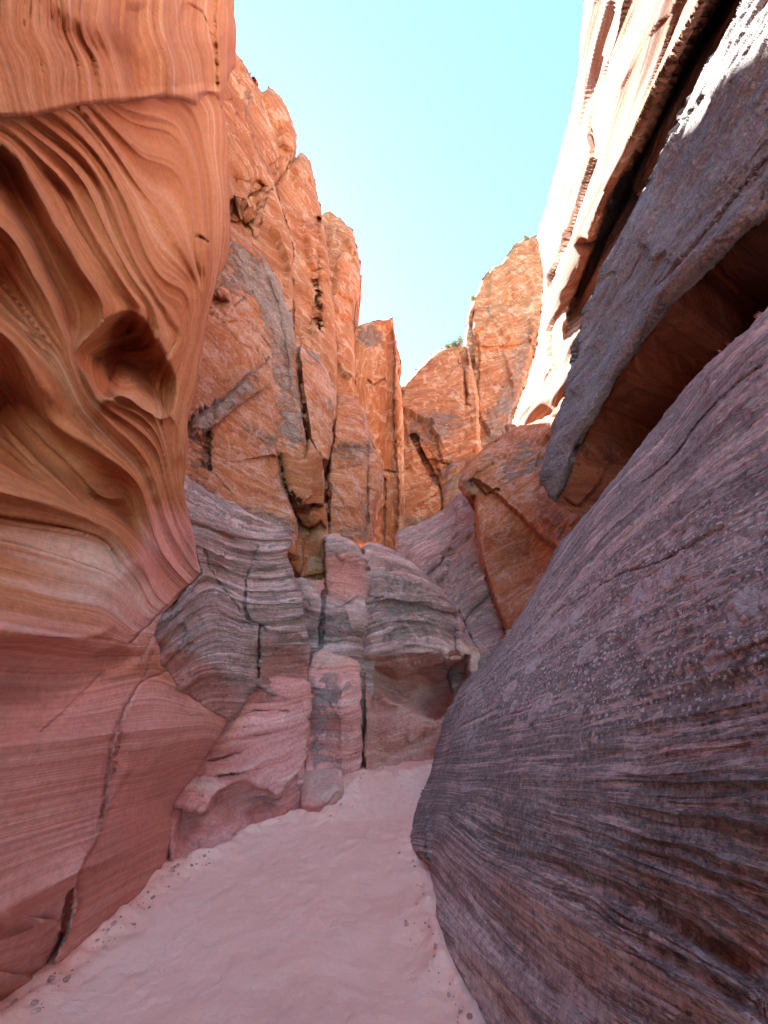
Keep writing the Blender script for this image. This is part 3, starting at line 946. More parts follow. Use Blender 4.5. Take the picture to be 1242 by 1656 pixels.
terr = rock('terraced_wall', [(280, 750), (330, 788), (400, 828), (458, 852), (472, 872), (466, 905), (478, 935), (489, 962), (495, 1010), (503, 1060), (503, 1125), (440, 1130), (415, 1110), (390, 1150), (368, 1168), (325, 1146), (285, 1116), (252, 1074), (243, 1030), (262, 992), (298, 958), (322, 926), (300, 850)],
     [(285, 760, 4.3), (330, 790, 4.7), (400, 830, 5.4), (470, 860, 6.0), (330, 936, 3.75), (400, 960, 4.7), (490, 960, 5.5), (495, 1010, 5.45), (440, 1030, 4.75), (503, 1100, 5.3), (440, 1110, 4.7), (420, 1095, 4.5), (330, 1080, 3.12), (262, 1000, 2.58), (250, 1035, 2.50), (285, 1110, 2.72), (330, 1140, 3.1), (370, 1163, 3.58), (300, 960, 3.0), (400, 1130, 4.1), (380, 1050, 3.85), (322, 930, 3.45)],
     m_terr, [('lip', [(320, 855), (365, 880), (420, 890), (480, 885)], 9, 0.12, 26), ('lip', [(335, 900), (380, 925), (440, 935), (488, 925)], 8, 0.13, 26), ('lip', [(345, 945), (390, 968), (440, 975), (495, 965)], 8, 0.12, 24),
              ('lip', [(345, 985), (400, 1003), (450, 1003), (500, 992)], 7, 0.10, 22), ('crack', [(298, 1032), (270, 1075)], 1.6, 0.03), ('lip', [(262, 1062), (300, 1050), (350, 1072), (390, 1090)], 8, 0.05, 20), ('blob', 352, 868, 40, 14, 30, 0.15),
              ('crack', [(418, 880), (400, 930), (395, 975), (402, 1000), (425, 1012)], 2, 0.12), ('crack', [(420, 1010), (418, 1060), (416, 1100)], 2.5, 0.25), ('lip', [(425, 1012), (450, 1020), (480, 1022), (500, 1040)], 8, 0.15, 20),
              ('blob', 462, 1078, 46, 28, 5, 0.45), ('crack', [(330, 880), (345, 930), (390, 990)], 1.5, 0.06)],
     relief=terr_relief, step=1.8, rough=1.0, edge=7, edge_in=0.25, disp=terr_disp, flow=terr_flow, base=(0.38, 0, 0), lichen=[(465, 1085, 50, 32, 0, 1.0), (295, 1115, 110, 56, 25, 1.2), (250, 1060, 30, 60, 0, 0.5), (360, 865, 50, 12, 30, 0.5)], varnish=[(295, 1120, 110, 50, 25, -0.5), (470, 1085, 45, 30, 0, -0.4), (340, 820, 60, 30, 20, 0.1)], back=(-0.6, 1, 0), thick=2.0)
tag(terr, 'grey terraced wall with rounded ledges beside the carved orange wave wall', 'rock wall')

wf_block = world_flow((0.8, 0.6, 0.05), dip=0.12, warp=0.10, freq=0.8)


def block_disp(P, F, px, py):
    return 0.03 * (ridged(np.stack([F[:, 0] * 0.5, F[:, 1] * 4.5, 0 * px], 1), 3) - 0.6) + 0.03 * fbm(P * 1.5, 3) + 0.008 * fbm(P * 12, 3) + 0.03 * facets(P * np.array([0.6, 0.6, 1.4]), 0.35, 0.6)


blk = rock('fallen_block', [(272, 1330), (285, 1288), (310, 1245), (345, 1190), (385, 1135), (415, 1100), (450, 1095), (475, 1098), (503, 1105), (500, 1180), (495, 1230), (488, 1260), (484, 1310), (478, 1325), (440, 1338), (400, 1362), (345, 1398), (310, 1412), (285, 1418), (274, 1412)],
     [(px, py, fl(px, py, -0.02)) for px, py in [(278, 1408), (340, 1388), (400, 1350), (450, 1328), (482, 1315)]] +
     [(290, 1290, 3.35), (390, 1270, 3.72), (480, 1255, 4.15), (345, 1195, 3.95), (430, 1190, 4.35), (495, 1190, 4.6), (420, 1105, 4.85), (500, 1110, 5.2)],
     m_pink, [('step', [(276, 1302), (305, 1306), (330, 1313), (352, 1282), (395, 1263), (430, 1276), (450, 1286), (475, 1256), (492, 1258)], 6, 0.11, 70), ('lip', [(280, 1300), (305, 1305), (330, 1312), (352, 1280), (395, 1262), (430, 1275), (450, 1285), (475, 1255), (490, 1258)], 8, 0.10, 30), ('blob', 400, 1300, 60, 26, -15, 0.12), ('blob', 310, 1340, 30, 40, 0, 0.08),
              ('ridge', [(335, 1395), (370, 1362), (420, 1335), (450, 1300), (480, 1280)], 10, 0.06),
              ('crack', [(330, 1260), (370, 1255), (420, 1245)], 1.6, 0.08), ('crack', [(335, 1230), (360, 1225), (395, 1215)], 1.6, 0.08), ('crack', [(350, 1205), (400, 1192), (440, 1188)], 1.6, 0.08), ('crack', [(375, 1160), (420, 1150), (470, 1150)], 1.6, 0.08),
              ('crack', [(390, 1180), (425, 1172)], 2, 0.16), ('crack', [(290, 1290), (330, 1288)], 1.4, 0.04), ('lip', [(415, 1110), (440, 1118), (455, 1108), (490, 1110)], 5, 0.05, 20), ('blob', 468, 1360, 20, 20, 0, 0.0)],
     step=1.7, rough=1.2, edge=5, edge_in=0.12, disp=block_disp, flow=wf_block, varnish=[(380, 1140, 60, 25, -30, 0.25), (470, 1165, 20, 30, 0, 0.2)], pale=[(390, 1220, 100, 50, -20, 0.40), (330, 1270, 40, 20, 0, 0.3)], back=(-0.45, 1, 0), thick=1.3)  # pale patch puts the light on the sloping top into the colour
tag(blk, 'low pink sandstone block with cracked sloping top and scooped dark red foot', 'rock')

bld = rock('boulder', [(483, 1326), (484, 1290), (486, 1250), (497, 1243), (522, 1242), (540, 1246), (553, 1258), (557, 1294), (546, 1314), (530, 1322), (510, 1330)],
     [(483, 1325, fl(483, 1318, -0.03)), (515, 1327, fl(515, 1322, -0.03)), (554, 1302, fl(554, 1300, -0.03)), (487, 1292, 4.02), (515, 1298, 3.98), (548, 1274, 4.32), (487, 1252, 4.75), (530, 1245, 4.98), (510, 1270, 4.42), (553, 1262, 4.6)],
     m_pink, [('lip', [(490, 1290), (510, 1292), (535, 1278), (548, 1268)], 6, 0.05, 14), ('crack', [(515, 1322), (530, 1300), (546, 1280)], 2, 0.03)], step=1.4, rough=1.0, edge=5, edge_in=0.10, disp=lambda P, F, px, py: 0.012 * fbm(P * 4, 4), flow=wf_block, pale=[(515, 1268, 50, 34, 0, 0.75), (540, 1290, 20, 20, 0, 0.3)],
     back=(-0.1, 1, 0), thick=0.7)
tag(bld, 'small rounded pink boulder half buried in sand at the back pillar', 'boulder')

wf_mid = world_flow((1, 0.25, 0.0), dip=0.06, warp=0.18, freq=0.6)


def mid_disp(P, F, px, py):
    return 0.03 * (ridged(np.stack([F[:, 0] * 0.4, F[:, 1] * 3.0, 0 * px], 1), 3) - 0.6) + 0.05 * fbm(P * 1.0, 3) + 0.012 * fbm(P * 8, 3) + 0.035 * facets(P * np.array([1, 1, 0.7]), 0.32, 0.6)


pil = rock('rock_pillar', [(500, 1075), (505, 1058), (520, 1050), (560, 1058), (580, 1070), (584, 1100), (585, 1200), (584, 1258), (553, 1262), (520, 1275), (488, 1285), (492, 1235), (497, 1150)],
     [(px, py, fl(px, py, -0.02)) for px, py in [(490, 1280), (553, 1256), (584, 1252)]] + [(503, 1070, 5.75), (540, 1062, 5.85), (582, 1085, 5.9), (498, 1150, 5.45), (545, 1150, 5.35), (583, 1150, 5.6), (545, 1220, 5.3)],
     m_pink, [('ridge', [(553, 1090), (552, 1150), (551, 1200), (553, 1255)], 10, 0.10), ('lip', [(500, 1110), (530, 1115), (560, 1118), (584, 1110)], 10, 0.06, 25)], step=1.6, rough=1.2, edge=4, edge_in=0.10,
     disp=mid_disp, flow=wf_mid, base=(0.12, 0, 0), pale=[(535, 1068, 50, 18, 5, 0.6)], varnish=[(520, 1165, 40, 80, 0, 0.42), (530, 1110, 50, 20, 0, 0.2), (570, 1180, 20, 60, 0, 0.2)], back=(0, 1, 0), thick=1.2)
tag(pil, 'narrow pink pillar standing against the back wall behind the small boulder', 'rock')

strip = rock('cracked_wall', [(470, 935), (500, 940), (525, 936), (526, 868), (545, 866), (565, 874), (582, 884), (594, 905), (606, 1000), (604, 1110), (604, 1235), (560, 1235), (500, 1225), (490, 1060), (485, 1000)],
     [(475, 940, 6.5), (525, 940, 6.45), (526, 870, 6.75), (582, 884, 6.6), (590, 1000, 6.15), (588, 1100, 6.1), (500, 1100, 6.0), (490, 1020, 6.1), (600, 1235, 6.2), (500, 1225, 6.1), (604, 1000, 6.5)],
     m_terr, [('crack', [(526, 860), (526, 940), (521, 1000), (517, 1060)], 2.2, 0.3), ('step', [(560, 905), (545, 925), (528, 935)], 4, 0.06, 30), ('blob', 565, 925, 16, 24, 0, 0.06), ('crack', [(535, 985), (560, 978), (580, 965)], 1.6, 0.06), ('lip', [(490, 985), (530, 992), (585, 985)], 7, 0.06, 20)],
     step=1.8, rough=1.0, edge=4, edge_in=0.15, disp=mid_disp, flow=wf_mid, base=(-0.1, 0, 0), lichen=[(550, 930, 60, 45, 0, 0.9)], varnish=[(540, 1020, 60, 38, 0, 0.65), (540, 880, 40, 14, 10, 0.4)], back=(0, 1, 0), thick=2.0)
tag(strip, 'cracked narrow wall with a white-flecked grey band above the pink pillar', 'rock wall')

wf_dome = world_flow((1, 0.25, 0.0), dip=-0.22, warp=0.25, freq=0.5)
DC = random_crests(-2, 7, 0.30, np.random.RandomState(4))


def dome_relief(F, px, py):
    u, v = F[:, 0], F[:, 1]
    k = 0.25 + 0.75 * sstep(1075 - py, 0, 30)
    return k * (scallops(v, u, DC, [0.10, 0.05, 0.13, 0.07] * 20, 2.0) + scallops(v, u, random_crests(-2, 7, 0.09, np.random.RandomState(6)), [0.02, 0.035] * 100, 5.0))


dome = rock('rock_dome', [(582, 900), (584, 884), (600, 877), (625, 885), (645, 893), (665, 908), (690, 930), (712, 952), (735, 975), (748, 998), (753, 1018), (768, 1040), (777, 1060), (772, 1082), (752, 1105), (742, 1130), (735, 1180), (715, 1245), (640, 1262), (583, 1266), (584, 1100)],
     [(px, py, fl(px, py, -0.02)) for px, py in [(584, 1258), (640, 1254), (700, 1238)]] + [(584, 890, 6.9), (605, 880, 7.1), (665, 908, 7.3), (735, 975, 7.4), (768, 1045, 7.4), (750, 1100, 7.1), (640, 960, 6.6), (690, 1010, 6.6), (600, 1000, 6.2), (600, 1100, 6.0), (660, 1060, 6.15), (720, 1060, 6.5), (640, 1150, 5.95), (720, 1150, 6.6), (600, 1190, 5.75)],
     m_terr, [('step', [(584, 1068), (620, 1064), (660, 1060), (700, 1058), (735, 1054), (764, 1056)], 7, 0.55, 120), ('lip', [(585, 1065), (620, 1062), (660, 1058), (700, 1055), (735, 1050), (760, 1052)], 12, 0.20, 40), ('pit', [(600, 1078), (640, 1068), (700, 1060), (752, 1066), (758, 1090), (742, 1130), (712, 1165), (680, 1160), (650, 1142), (625, 1130), (606, 1105)], 18, 1.5), ('blob', 700, 1105, 50, 36, -20, 0.15), ('lip', [(610, 1125), (635, 1140), (660, 1128), (690, 1095)], 10, 0.16, 20),
              ('blob', 665, 1215, 60, 26, -25, 0.35), ('lip', [(610, 1235), (650, 1205), (690, 1185), (735, 1160)], 8, 0.08, 25), ('step', [(745, 990), (738, 1030), (742, 1060)], 8, 0.25, 90),
              ('step', [(590, 1000), (625, 965), (670, 960), (720, 985)], 5, -0.08, 30), ('lip', [(590, 1025), (640, 1015), (690, 1000), (740, 1005)], 8, 0.08, 22), ('crack', [(583, 890), (584, 1000), (585, 1100), (583, 1255)], 2.5, 0.3)],
     step=2.0, rough=1.2, edge=9, edge_in=0.5, disp=lambda P, F, px, py: mid_disp(P, F, px, py) + 0.03 * facets(P, 0.5) * (py < 1060), flow=wf_dome, relief=dome_relief, base=(-0.05, 0, 0), lichen=[(660, 1175, 150, 120, 0, 1.1), (640, 925, 60, 20, 30, 0.4)],
     varnish=[(660, 990, 110, 75, 30, 0.62), (600, 920, 40, 40, 0, 0.1), (610, 1140, 30, 20, 0, 0.3), (760, 1070, 30, 50, 0, -0.6), (660, 1190, 150, 90, 0, -0.4)], back=(0.25, 1, 0), thick=3.0)
tag(dome, 'domed grey-topped rock with a scooped red hollow where the sand path bends', 'rock')

# ------------------------------------------------------------------ left rear cliffs
wf_crag = world_flow((0.8, 0.6, 0.0), dip=0.25, warp=0.5, freq=0.4)


def crag_disp(k=1.0, cell=0.9):
    def f(P, F, px, py):
        return k * (0.36 * facets(P * np.array([1, 1, 0.55]) + 0.15 * fbm(P * 1.5, 2)[:, None], cell * 1.6, 0.6) + 0.09 * facets(P * np.array([1, 1, 0.6]) + 3, cell * 0.45, 0.7) * sstep(fbm(P * 0.5 + 9, 2), -0.1, 0.3) + 0.16 * fbm(P * 0.5, 3) + 0.02 * fbm(P * 4, 4))
    return f


def plate_disp(k=1.0):
    def f(P, F, px, py):
        return k * (0.05 * facets(P, 1.1, 0.5) + 0.03 * facets(P, 0.35, 0.5) + 0.06 * fbm(P * 0.7, 3) + 0.012 * fbm(P * 6, 4))
    return f


Y = lambda L: [(px, py, aty(px, py, y)) for px, py, y in L]
F_ = rock('sandstone_crag', [(330, 20), (381, 84), (400, 110), (415, 135), (424, 147), (434, 141), (449, 150), (458, 162), (466, 176), (472, 195), (479, 216), (480, 237), (470, 260), (457, 279), (445, 300), (475, 400), (475, 520), (320, 540), (310, 60)],
     Y([(381, 84, 5.2), (440, 147, 6.3), (480, 225, 7.3), (457, 277, 7.2), (370, 200, 5.4), (370, 300, 5.6), (430, 300, 6.7), (372, 400, 5.7), (470, 420, 7.0), (340, 500, 5.4), (470, 520, 7.0)]),
     m_crag, [('step', [(372, 285), (400, 285), (432, 300)], 5, 0.45, 30), ('crack', [(372, 335), (400, 325), (432, 300)], 3, 0.3), ('step', [(425, 150), (440, 200), (470, 260)], 5, -0.25, 60), ('crack', [(405, 345), (415, 330), (440, 305)], 2.5, 0.3),
              ('ridge', [(395, 130), (392, 200), (388, 240)], 8, 0.15), ('step', [(372, 330), (405, 350), (410, 372)], 4, 0.2, 40)],
     step=1.8, rough=2.3, edge=6, edge_in=0.5, disp=crag_disp(0.8), calm=14, flow=wf_crag, pale=[(440, 190, 30, 40, 0, 0.3)], varnish=[(398, 170, 10, 50, 5, 0.35)], back=(-0.35, 1, 0), thick=4.0, seed=1.0)
tag(F_, 'tallest orange crag on the left skyline, next to the wave-carved wall', 'cliff')

G_ = rock('sandstone_crag', [(400, 330), (432, 308), (457, 279), (470, 262), (486, 246), (497, 255), (503, 264), (509, 290), (511, 300), (516, 325), (522, 345), (532, 420), (545, 560), (548, 970), (465, 970), (465, 640), (400, 480)],
     Y([(486, 247, 8.2), (511, 298, 8.9), (521, 345, 9.2), (457, 290, 7.4), (420, 330, 6.9), (410, 400, 6.5), (440, 470, 6.8), (500, 420, 8.2), (520, 500, 8.6), (500, 560, 7.7), (540, 640, 8.6), (470, 620, 7.2), (545, 960, 9.6), (470, 960, 9.0), (545, 800, 9.3)]),
     m_crag, [('step', [(405, 345), (440, 370), (470, 400), (495, 440), (510, 500)], 5, -0.3, 40), ('blob', 470, 430, 50, 22, 40, 0.3), ('crack', [(515, 345), (512, 400), (514, 470), (516, 540)], 3, 0.6), ('step', [(440, 320), (470, 350), (505, 360)], 6, 0.15, 40)],
     step=1.8, rough=2.3, edge=6, edge_in=0.5, disp=crag_disp(0.8), calm=14, flow=wf_crag, pale=[(500, 300, 20, 40, 0, 0.2)], back=(-0.25, 1, 0), thick=4.0, seed=2.0)
tag(G_, 'pointed orange crag, second along the left skyline, with smooth curved face', 'cliff')

H_ = rock('sandstone_crag', [(512, 400), (514, 372), (521, 346), (534, 339), (550, 352), (562, 363), (571, 373), (576, 395), (582, 423), (583, 450), (580, 480), (571, 507), (572, 530), (575, 640), (560, 700), (530, 690), (515, 600), (508, 480)],
     Y([(533, 341, 11.2), (571, 373, 11.6), (582, 430, 11.8), (571, 507, 11.2), (572, 640, 10.6), (515, 400, 10.8), (515, 600, 10.0), (540, 500, 10.2), (540, 680, 9.9), (548, 420, 10.6)]),
     m_crag, [('step', [(548, 350), (536, 400), (530, 470), (534, 560), (534, 640)], 4, -0.35, 60), ('crack', [(533, 540), (536, 590), (534, 650)], 3, 0.8), ('blob', 560, 400, 16, 30, 0, 0.2), ('step', [(540, 470), (560, 485), (580, 480)], 4, 0.2, 30)],
     step=1.8, rough=2.4, edge=6, edge_in=0.5, disp=crag_disp(0.8, 0.8), calm=12, flow=wf_crag, back=(-0.1, 1, 0), thick=4.0, seed=3.0)
tag(H_, 'blocky orange pinnacle, third along the left skyline, split by a dark crack', 'cliff')

E_ = rock('sandstone_column', [(566, 540), (574, 530), (590, 523), (600, 519), (620, 517), (635, 514), (637, 530), (641, 555), (647, 572), (648, 590), (644, 600), (650, 640), (653, 690), (655, 800), (655, 925), (580, 925), (560, 800), (560, 640)],
     Y([(574, 530, 12.4), (635, 515, 12.9), (647, 580, 13.0), (636, 640, 12.5), (655, 700, 12.9), (655, 920, 12.9), (570, 640, 12.1), (600, 600, 12.3), (600, 760, 12.2), (580, 900, 12.1), (640, 800, 12.5), (640, 910, 12.5)]),
     m_crag, [('step', [(636, 515), (637, 600), (640, 700), (643, 800), (645, 910)], 3, 0.5, 60), ('step', [(600, 525), (602, 600), (606, 680), (620, 760)], 4, -0.12, 60), ('crack', [(622, 770), (621, 840), (620, 910)], 2, 0.25), ('crack', [(620, 760), (640, 765), (655, 762)], 2, 0.2), ('step', [(622, 818), (655, 822)], 3, -0.15, 40),
              ('crack', [(592, 615), (605, 622), (625, 612)], 2, 0.2)],
     step=1.6, rough=2.0, edge=5, edge_in=0.3, disp=crag_disp(0.35, 0.9), calm=8, flow=world_flow((0.1, 0.1, 1), 0, 0.3, 0.5), pale=[(615, 560, 18, 60, 0, 0.25), (640, 870, 20, 50, 0, 0.3)], varnish=[(595, 545, 30, 20, 0, 0.6), (590, 680, 20, 60, 0, 0.15)], back=(0, 1, 0), thick=4.0, seed=4.0)
tag(E_, 'tall flat-topped orange column at the notch of the skyline', 'cliff')

D_ = rock('arched_pillar', [(541, 655), (545, 640), (556, 636), (575, 645), (588, 662), (598, 690), (602, 715), (618, 758), (620, 775), (612, 800), (604, 880), (560, 885), (524, 880), (528, 800), (530, 750), (538, 700)],
     Y([(545, 640, 8.9), (575, 645, 9.0), (600, 700, 9.3), (619, 765, 9.6), (605, 880, 9.2), (530, 760, 8.2), (526, 880, 8.0), (560, 720, 8.3), (570, 800, 8.2), (565, 870, 8.0)]),
     m_plate, [('step', [(541, 700), (560, 712), (598, 715)], 4, -0.15, 40), ('blob', 562, 680, 14, 20, 0, 0.2), ('step', [(597, 715), (597, 780), (594, 870)], 3, 0.3, 50), ('lip', [(530, 760), (560, 752), (595, 742)], 5, 0.1, 14), ('step', [(530, 842), (560, 838), (592, 842)], 4, -0.1, 30), ('crack', [(541, 640), (538, 700), (530, 770)], 2.5, 0.4)],
     step=1.6, rough=2.0, edge=6, edge_in=0.3, disp=plate_disp(1.2), flow=wf_mid, varnish=[(565, 730, 40, 26, 0, 0.6), (592, 680, 14, 50, -20, 0.4), (560, 865, 40, 18, 0, 0.5)], pale=[(560, 800, 20, 30, 0, 0.2)], back=(-0.05, 1, 0), thick=2.0, seed=5.0)
tag(D_, 'arch-topped orange pillar with a dark cap band, in front of the flat-topped column', 'cliff')

wf_plate = world_flow((0.7, 0.6, -0.35), dip=0.5, warp=0.4, freq=0.5)
A_ = rock('rock_plate', [(345, 350), (372, 366), (400, 388), (430, 425), (455, 468), (472, 510), (481, 558), (486, 620), (491, 660), (494, 700), (496, 745), (470, 760), (440, 760), (300, 760), (290, 560), (320, 480), (335, 420)],
     Y([(345, 360, 4.9), (372, 370, 5.0), (430, 425, 5.7), (472, 510, 6.4), (485, 600, 6.6), (494, 740, 6.6), (310, 560, 4.9), (305, 690, 5.0), (360, 520, 5.3), (400, 560, 5.7), (440, 640, 6.2), (440, 750, 6.2), (320, 760, 5.1)]),
     m_plate, [('step', [(345, 470), (360, 465), (375, 490), (385, 520)], 4, -0.1, 40), ('blob', 352, 488, 18, 9, 10, 0.25), ('step', [(430, 440), (452, 500), (462, 560), (470, 640)], 6, 0.1, 40), ('crack', [(372, 505), (395, 480), (410, 470)], 1.6, 0.06)],
     step=1.8, rough=1.6, edge=6, edge_in=0.35, disp=plate_disp(1.0), flow=wf_plate, varnish=[(415, 450, 110, 42, 55, 0.55), (462, 600, 34, 150, -6, 0.55), (360, 450, 40, 30, 40, 0.3), (470, 700, 30, 40, 0, 0.3)],
     back=(-0.5, 1, 0), thick=2.0, seed=6.0)
tag(A_, 'large varnished orange plate of rock curving up behind the carved wave wall', 'rock slab')

B_ = rock('rock_plate', [(285, 720), (306, 678), (340, 650), (370, 630), (410, 600), (437, 577), (441, 600), (446, 680), (452, 735), (462, 780), (468, 810), (476, 850), (480, 900), (290, 900)],
     Y([(306, 678, 4.65), (370, 630, 5.05), (437, 577, 5.75), (446, 680, 5.85), (462, 780, 6.0), (475, 860, 6.0), (370, 720, 5.15), (330, 760, 4.8), (400, 800, 5.4), (310, 850, 4.6), (400, 880, 5.4)]),
     m_plate, [('lip', [(306, 712), (345, 690), (380, 662), (420, 632), (442, 606)], 6, 0.22, 26), ('crack', [(340, 700), (335, 730), (340, 760)], 3, 0.15), ('step', [(455, 735), (460, 770), (466, 800)], 3, 0.2, 40), ('step', [(320, 740), (350, 770), (380, 800)], 5, 0.05, 30)],
     step=1.8, rough=1.6, edge=6, edge_in=0.3, disp=plate_disp(0.9), flow=wf_plate, varnish=[(365, 645, 90, 26, -35, 0.6), (325, 760, 36, 90, 0, 0.5), (440, 710, 60, 36, 30, 0.45), (400, 845, 110, 34, 10, 0.6), (395, 755, 36, 50, 0, -0.3)],  # slanting varnish strip also paints how light falls on the ledge top
     back=(-0.5, 1, 0), thick=0.9, seed=7.0)
tag(B_, 'lower orange and grey plate with a slanting ledge top, above the terraced wall', 'rock slab')

C_ = rock('rock_plate', [(481, 562), (486, 555), (500, 563), (517, 575), (530, 598), (540, 622), (543, 642), (541, 665), (538, 700), (532, 745), (518, 745), (500, 710), (494, 665), (488, 620)],
     Y([(484, 560, 6.7), (517, 575, 7.2), (541, 640, 7.6), (535, 740, 7.5), (500, 710, 6.9), (510, 640, 6.9), (492, 620, 6.6)]),
     m_plate, [('step', [(483, 560), (490, 610), (496, 660), (500, 720)], 3, -0.12, 60)], step=1.6, rough=1.5, edge=5, edge_in=0.4, disp=plate_disp(0.8), flow=wf_plate, varnish=[(510, 575, 30, 18, 40, 0.5), (535, 640, 10, 60, 0, 0.4)], back=(-0.3, 1, 0), thick=1.0, seed=8.0)
tag(C_, 'slim leaf-shaped orange plate beside a dark crack in the left cliff', 'rock slab')

N1 = rock('broken_rock', [(456, 732), (475, 738), (488, 738), (494, 722), (500, 708), (508, 722), (520, 735), (526, 760), (528, 800), (527, 822), (505, 818), (480, 822), (470, 808), (462, 780)],
     Y([(460, 740, 6.15), (500, 712, 6.6), (526, 760, 6.9), (526, 815, 6.8), (475, 810, 6.1), (495, 770, 6.3), (495, 815, 6.2)]), m_crag,
     [('step', [(470, 800), (495, 815), (525, 815)], 4, 0.1, 30), ('crack', [(455, 735), (463, 770), (472, 800)], 2.2, 0.2)], step=1.4, rough=2.2, edge=5, edge_in=0.3, disp=crag_disp(0.3, 0.4), flow=wf_crag, back=(-0.2, 1, 0), thick=1.2, seed=9.0, pale=[(495, 760, 25, 30, 0, 0.3)])
tag(N1, 'small broken orange chunk wedged between the plates above the niche', 'rock')
N2 = rock('rock_niche', [(455, 815), (475, 812), (500, 818), (528, 815), (528, 880), (527, 955), (500, 955), (478, 948), (462, 900)],
     Y([(458, 820, 6.6), (527, 818, 6.9), (527, 880, 6.95), (526, 950, 6.9), (480, 945, 6.7), (462, 890, 6.6), (495, 830, 6.7), (495, 900, 6.85)]), m_crag,
     [('blob', 492, 862, 18, 26, -20, 0.4), ('step', [(473, 830), (480, 860), (488, 880), (487, 935)], 3, -0.25, 40), ('lip', [(482, 938), (500, 930), (527, 925)], 3, 0.2, 14), ('step', [(475, 825), (490, 845), (508, 850), (520, 842)], 3, 0.3, 26)],
     step=1.4, rough=1.0, edge=4, edge_in=0.1, disp=plate_disp(0.5), flow=wf_crag, back=(-0.1, 1, 0), thick=1.5, seed=10.0)
tag(N2, 'smooth orange niche with a sharp overhang between terraced wall and crack', 'rock')

# ------------------------------------------------------------------ right rear
wf_far = world_flow((0.8, 0.5, 0.35), dip=-0.3, warp=0.9, freq=0.22)
J_ = rock('far_cliff', [(630, 660), (645, 624), (657, 617), (672, 598), (690, 580), (708, 565), (730, 558), (758, 562), (775, 640), (780, 790), (740, 850), (715, 850), (650, 925), (630, 800)],
     Y([(645, 624, 16.0), (690, 580, 16.3), (730, 558, 16.3), (765, 600, 16.2), (700, 650, 15.8), (760, 700, 15.6), (700, 760, 15.0), (650, 700, 15.3), (650, 900, 13.8), (720, 840, 14), (770, 790, 15)]),
     m_crag, [('step', [(650, 680), (700, 670), (750, 655)], 6, -0.25, 60), ('crack', [(668, 700), (690, 750), (712, 790), (716, 830)], 3, 0.5), ('step', [(664, 700), (690, 720), (720, 780)], 6, 0.15, 60), ('step', [(655, 760), (690, 745), (730, 750)], 5, 0.25, 50), ('step', [(660, 830), (700, 800), (760, 740)], 5, 0.3, 60), ('crack', [(752, 560), (752, 620), (755, 660)], 4, 0.7)],
     step=1.6, rough=2.6, edge=6, edge_in=0.8, disp=crag_disp(0.9, 1.5), calm=10, flow=wf_far, varnish=[(700, 690, 80, 30, -15, 0.5), (670, 870, 40, 40, 0, 0.5), (690, 640, 20, 20, 0, 0.2), (740, 780, 50, 60, -20, 0.5)], back=(0, 1, 0), thick=5, seed=11.0)
tag(J_, 'farthest reddish cliff closing the canyon behind the flat-topped column', 'cliff')

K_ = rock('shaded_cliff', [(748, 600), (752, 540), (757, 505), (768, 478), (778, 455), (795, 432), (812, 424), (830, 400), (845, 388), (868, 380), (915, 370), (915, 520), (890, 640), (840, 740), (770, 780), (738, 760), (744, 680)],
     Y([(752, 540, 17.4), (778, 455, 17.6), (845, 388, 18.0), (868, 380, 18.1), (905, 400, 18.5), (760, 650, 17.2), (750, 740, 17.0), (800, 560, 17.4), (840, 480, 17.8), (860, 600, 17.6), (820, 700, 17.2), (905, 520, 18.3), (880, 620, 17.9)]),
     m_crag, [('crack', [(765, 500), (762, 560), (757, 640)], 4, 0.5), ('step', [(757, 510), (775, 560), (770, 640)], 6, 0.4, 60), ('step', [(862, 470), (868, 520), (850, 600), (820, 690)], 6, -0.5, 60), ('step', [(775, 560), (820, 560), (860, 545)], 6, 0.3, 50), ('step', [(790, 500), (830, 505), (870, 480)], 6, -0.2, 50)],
     step=1.6, rough=2.6, edge=6, edge_in=0.6, disp=crag_disp(0.7, 1.2), calm=10, flow=wf_far, varnish=[(840, 590, 24, 140, 18, 0.4), (762, 560, 10, 70, 0, 0.5), (800, 690, 60, 40, -30, 0.35)], pale=[(852, 540, 14, 120, 15, 0.2)], back=(0.35, 1, 0), thick=5, seed=12.0)  # narrow varnish strips paint in the cliff's purple shade
tag(K_, 'reddish shaded cliff on the right skyline below the sunlit ribbed wall', 'cliff')

Q_ = rock('banded_wall', [(640, 860), (690, 838), (715, 826), (740, 800), (780, 780), (810, 900), (860, 1040), (910, 1210), (745, 1210), (720, 1080), (690, 990), (640, 930)],
     Y([(650, 860, 11.5), (715, 830, 11.5), (775, 790, 10.0), (700, 930, 10.3), (760, 900, 9.6), (740, 960, 9.6), (800, 1000, 8.6), (770, 1050, 8.6), (840, 1050, 8.3), (760, 1200, 8.5), (890, 1190, 8.0)]),
     m_terr, [('step', [(650, 900), (700, 860), (745, 810)], 5, -0.3, 40), ('step', [(680, 940), (720, 900), (765, 860)], 5, 0.2, 30), ('step', [(740, 1010), (780, 970), (800, 950)], 5, 0.2, 30)],
     step=1.8, rough=1.5, edge=5, edge_in=0.3, disp=crag_disp(0.35, 0.8), flow=world_flow((0.85, -0.4, 0.4), dip=0, warp=0.3, freq=0.4), base=(0.52, 0, 0), varnish=[(690, 890, 20, 10, -20, -0.5), (730, 890, 20, 10, -30, -0.4), (790, 1040, 60, 20, 0, -0.5)], back=(0.3, 1, 0), thick=4, seed=13.0)
tag(Q_, 'dark purple banded slope glimpsed between the dome and the orange buttress', 'rock wall')

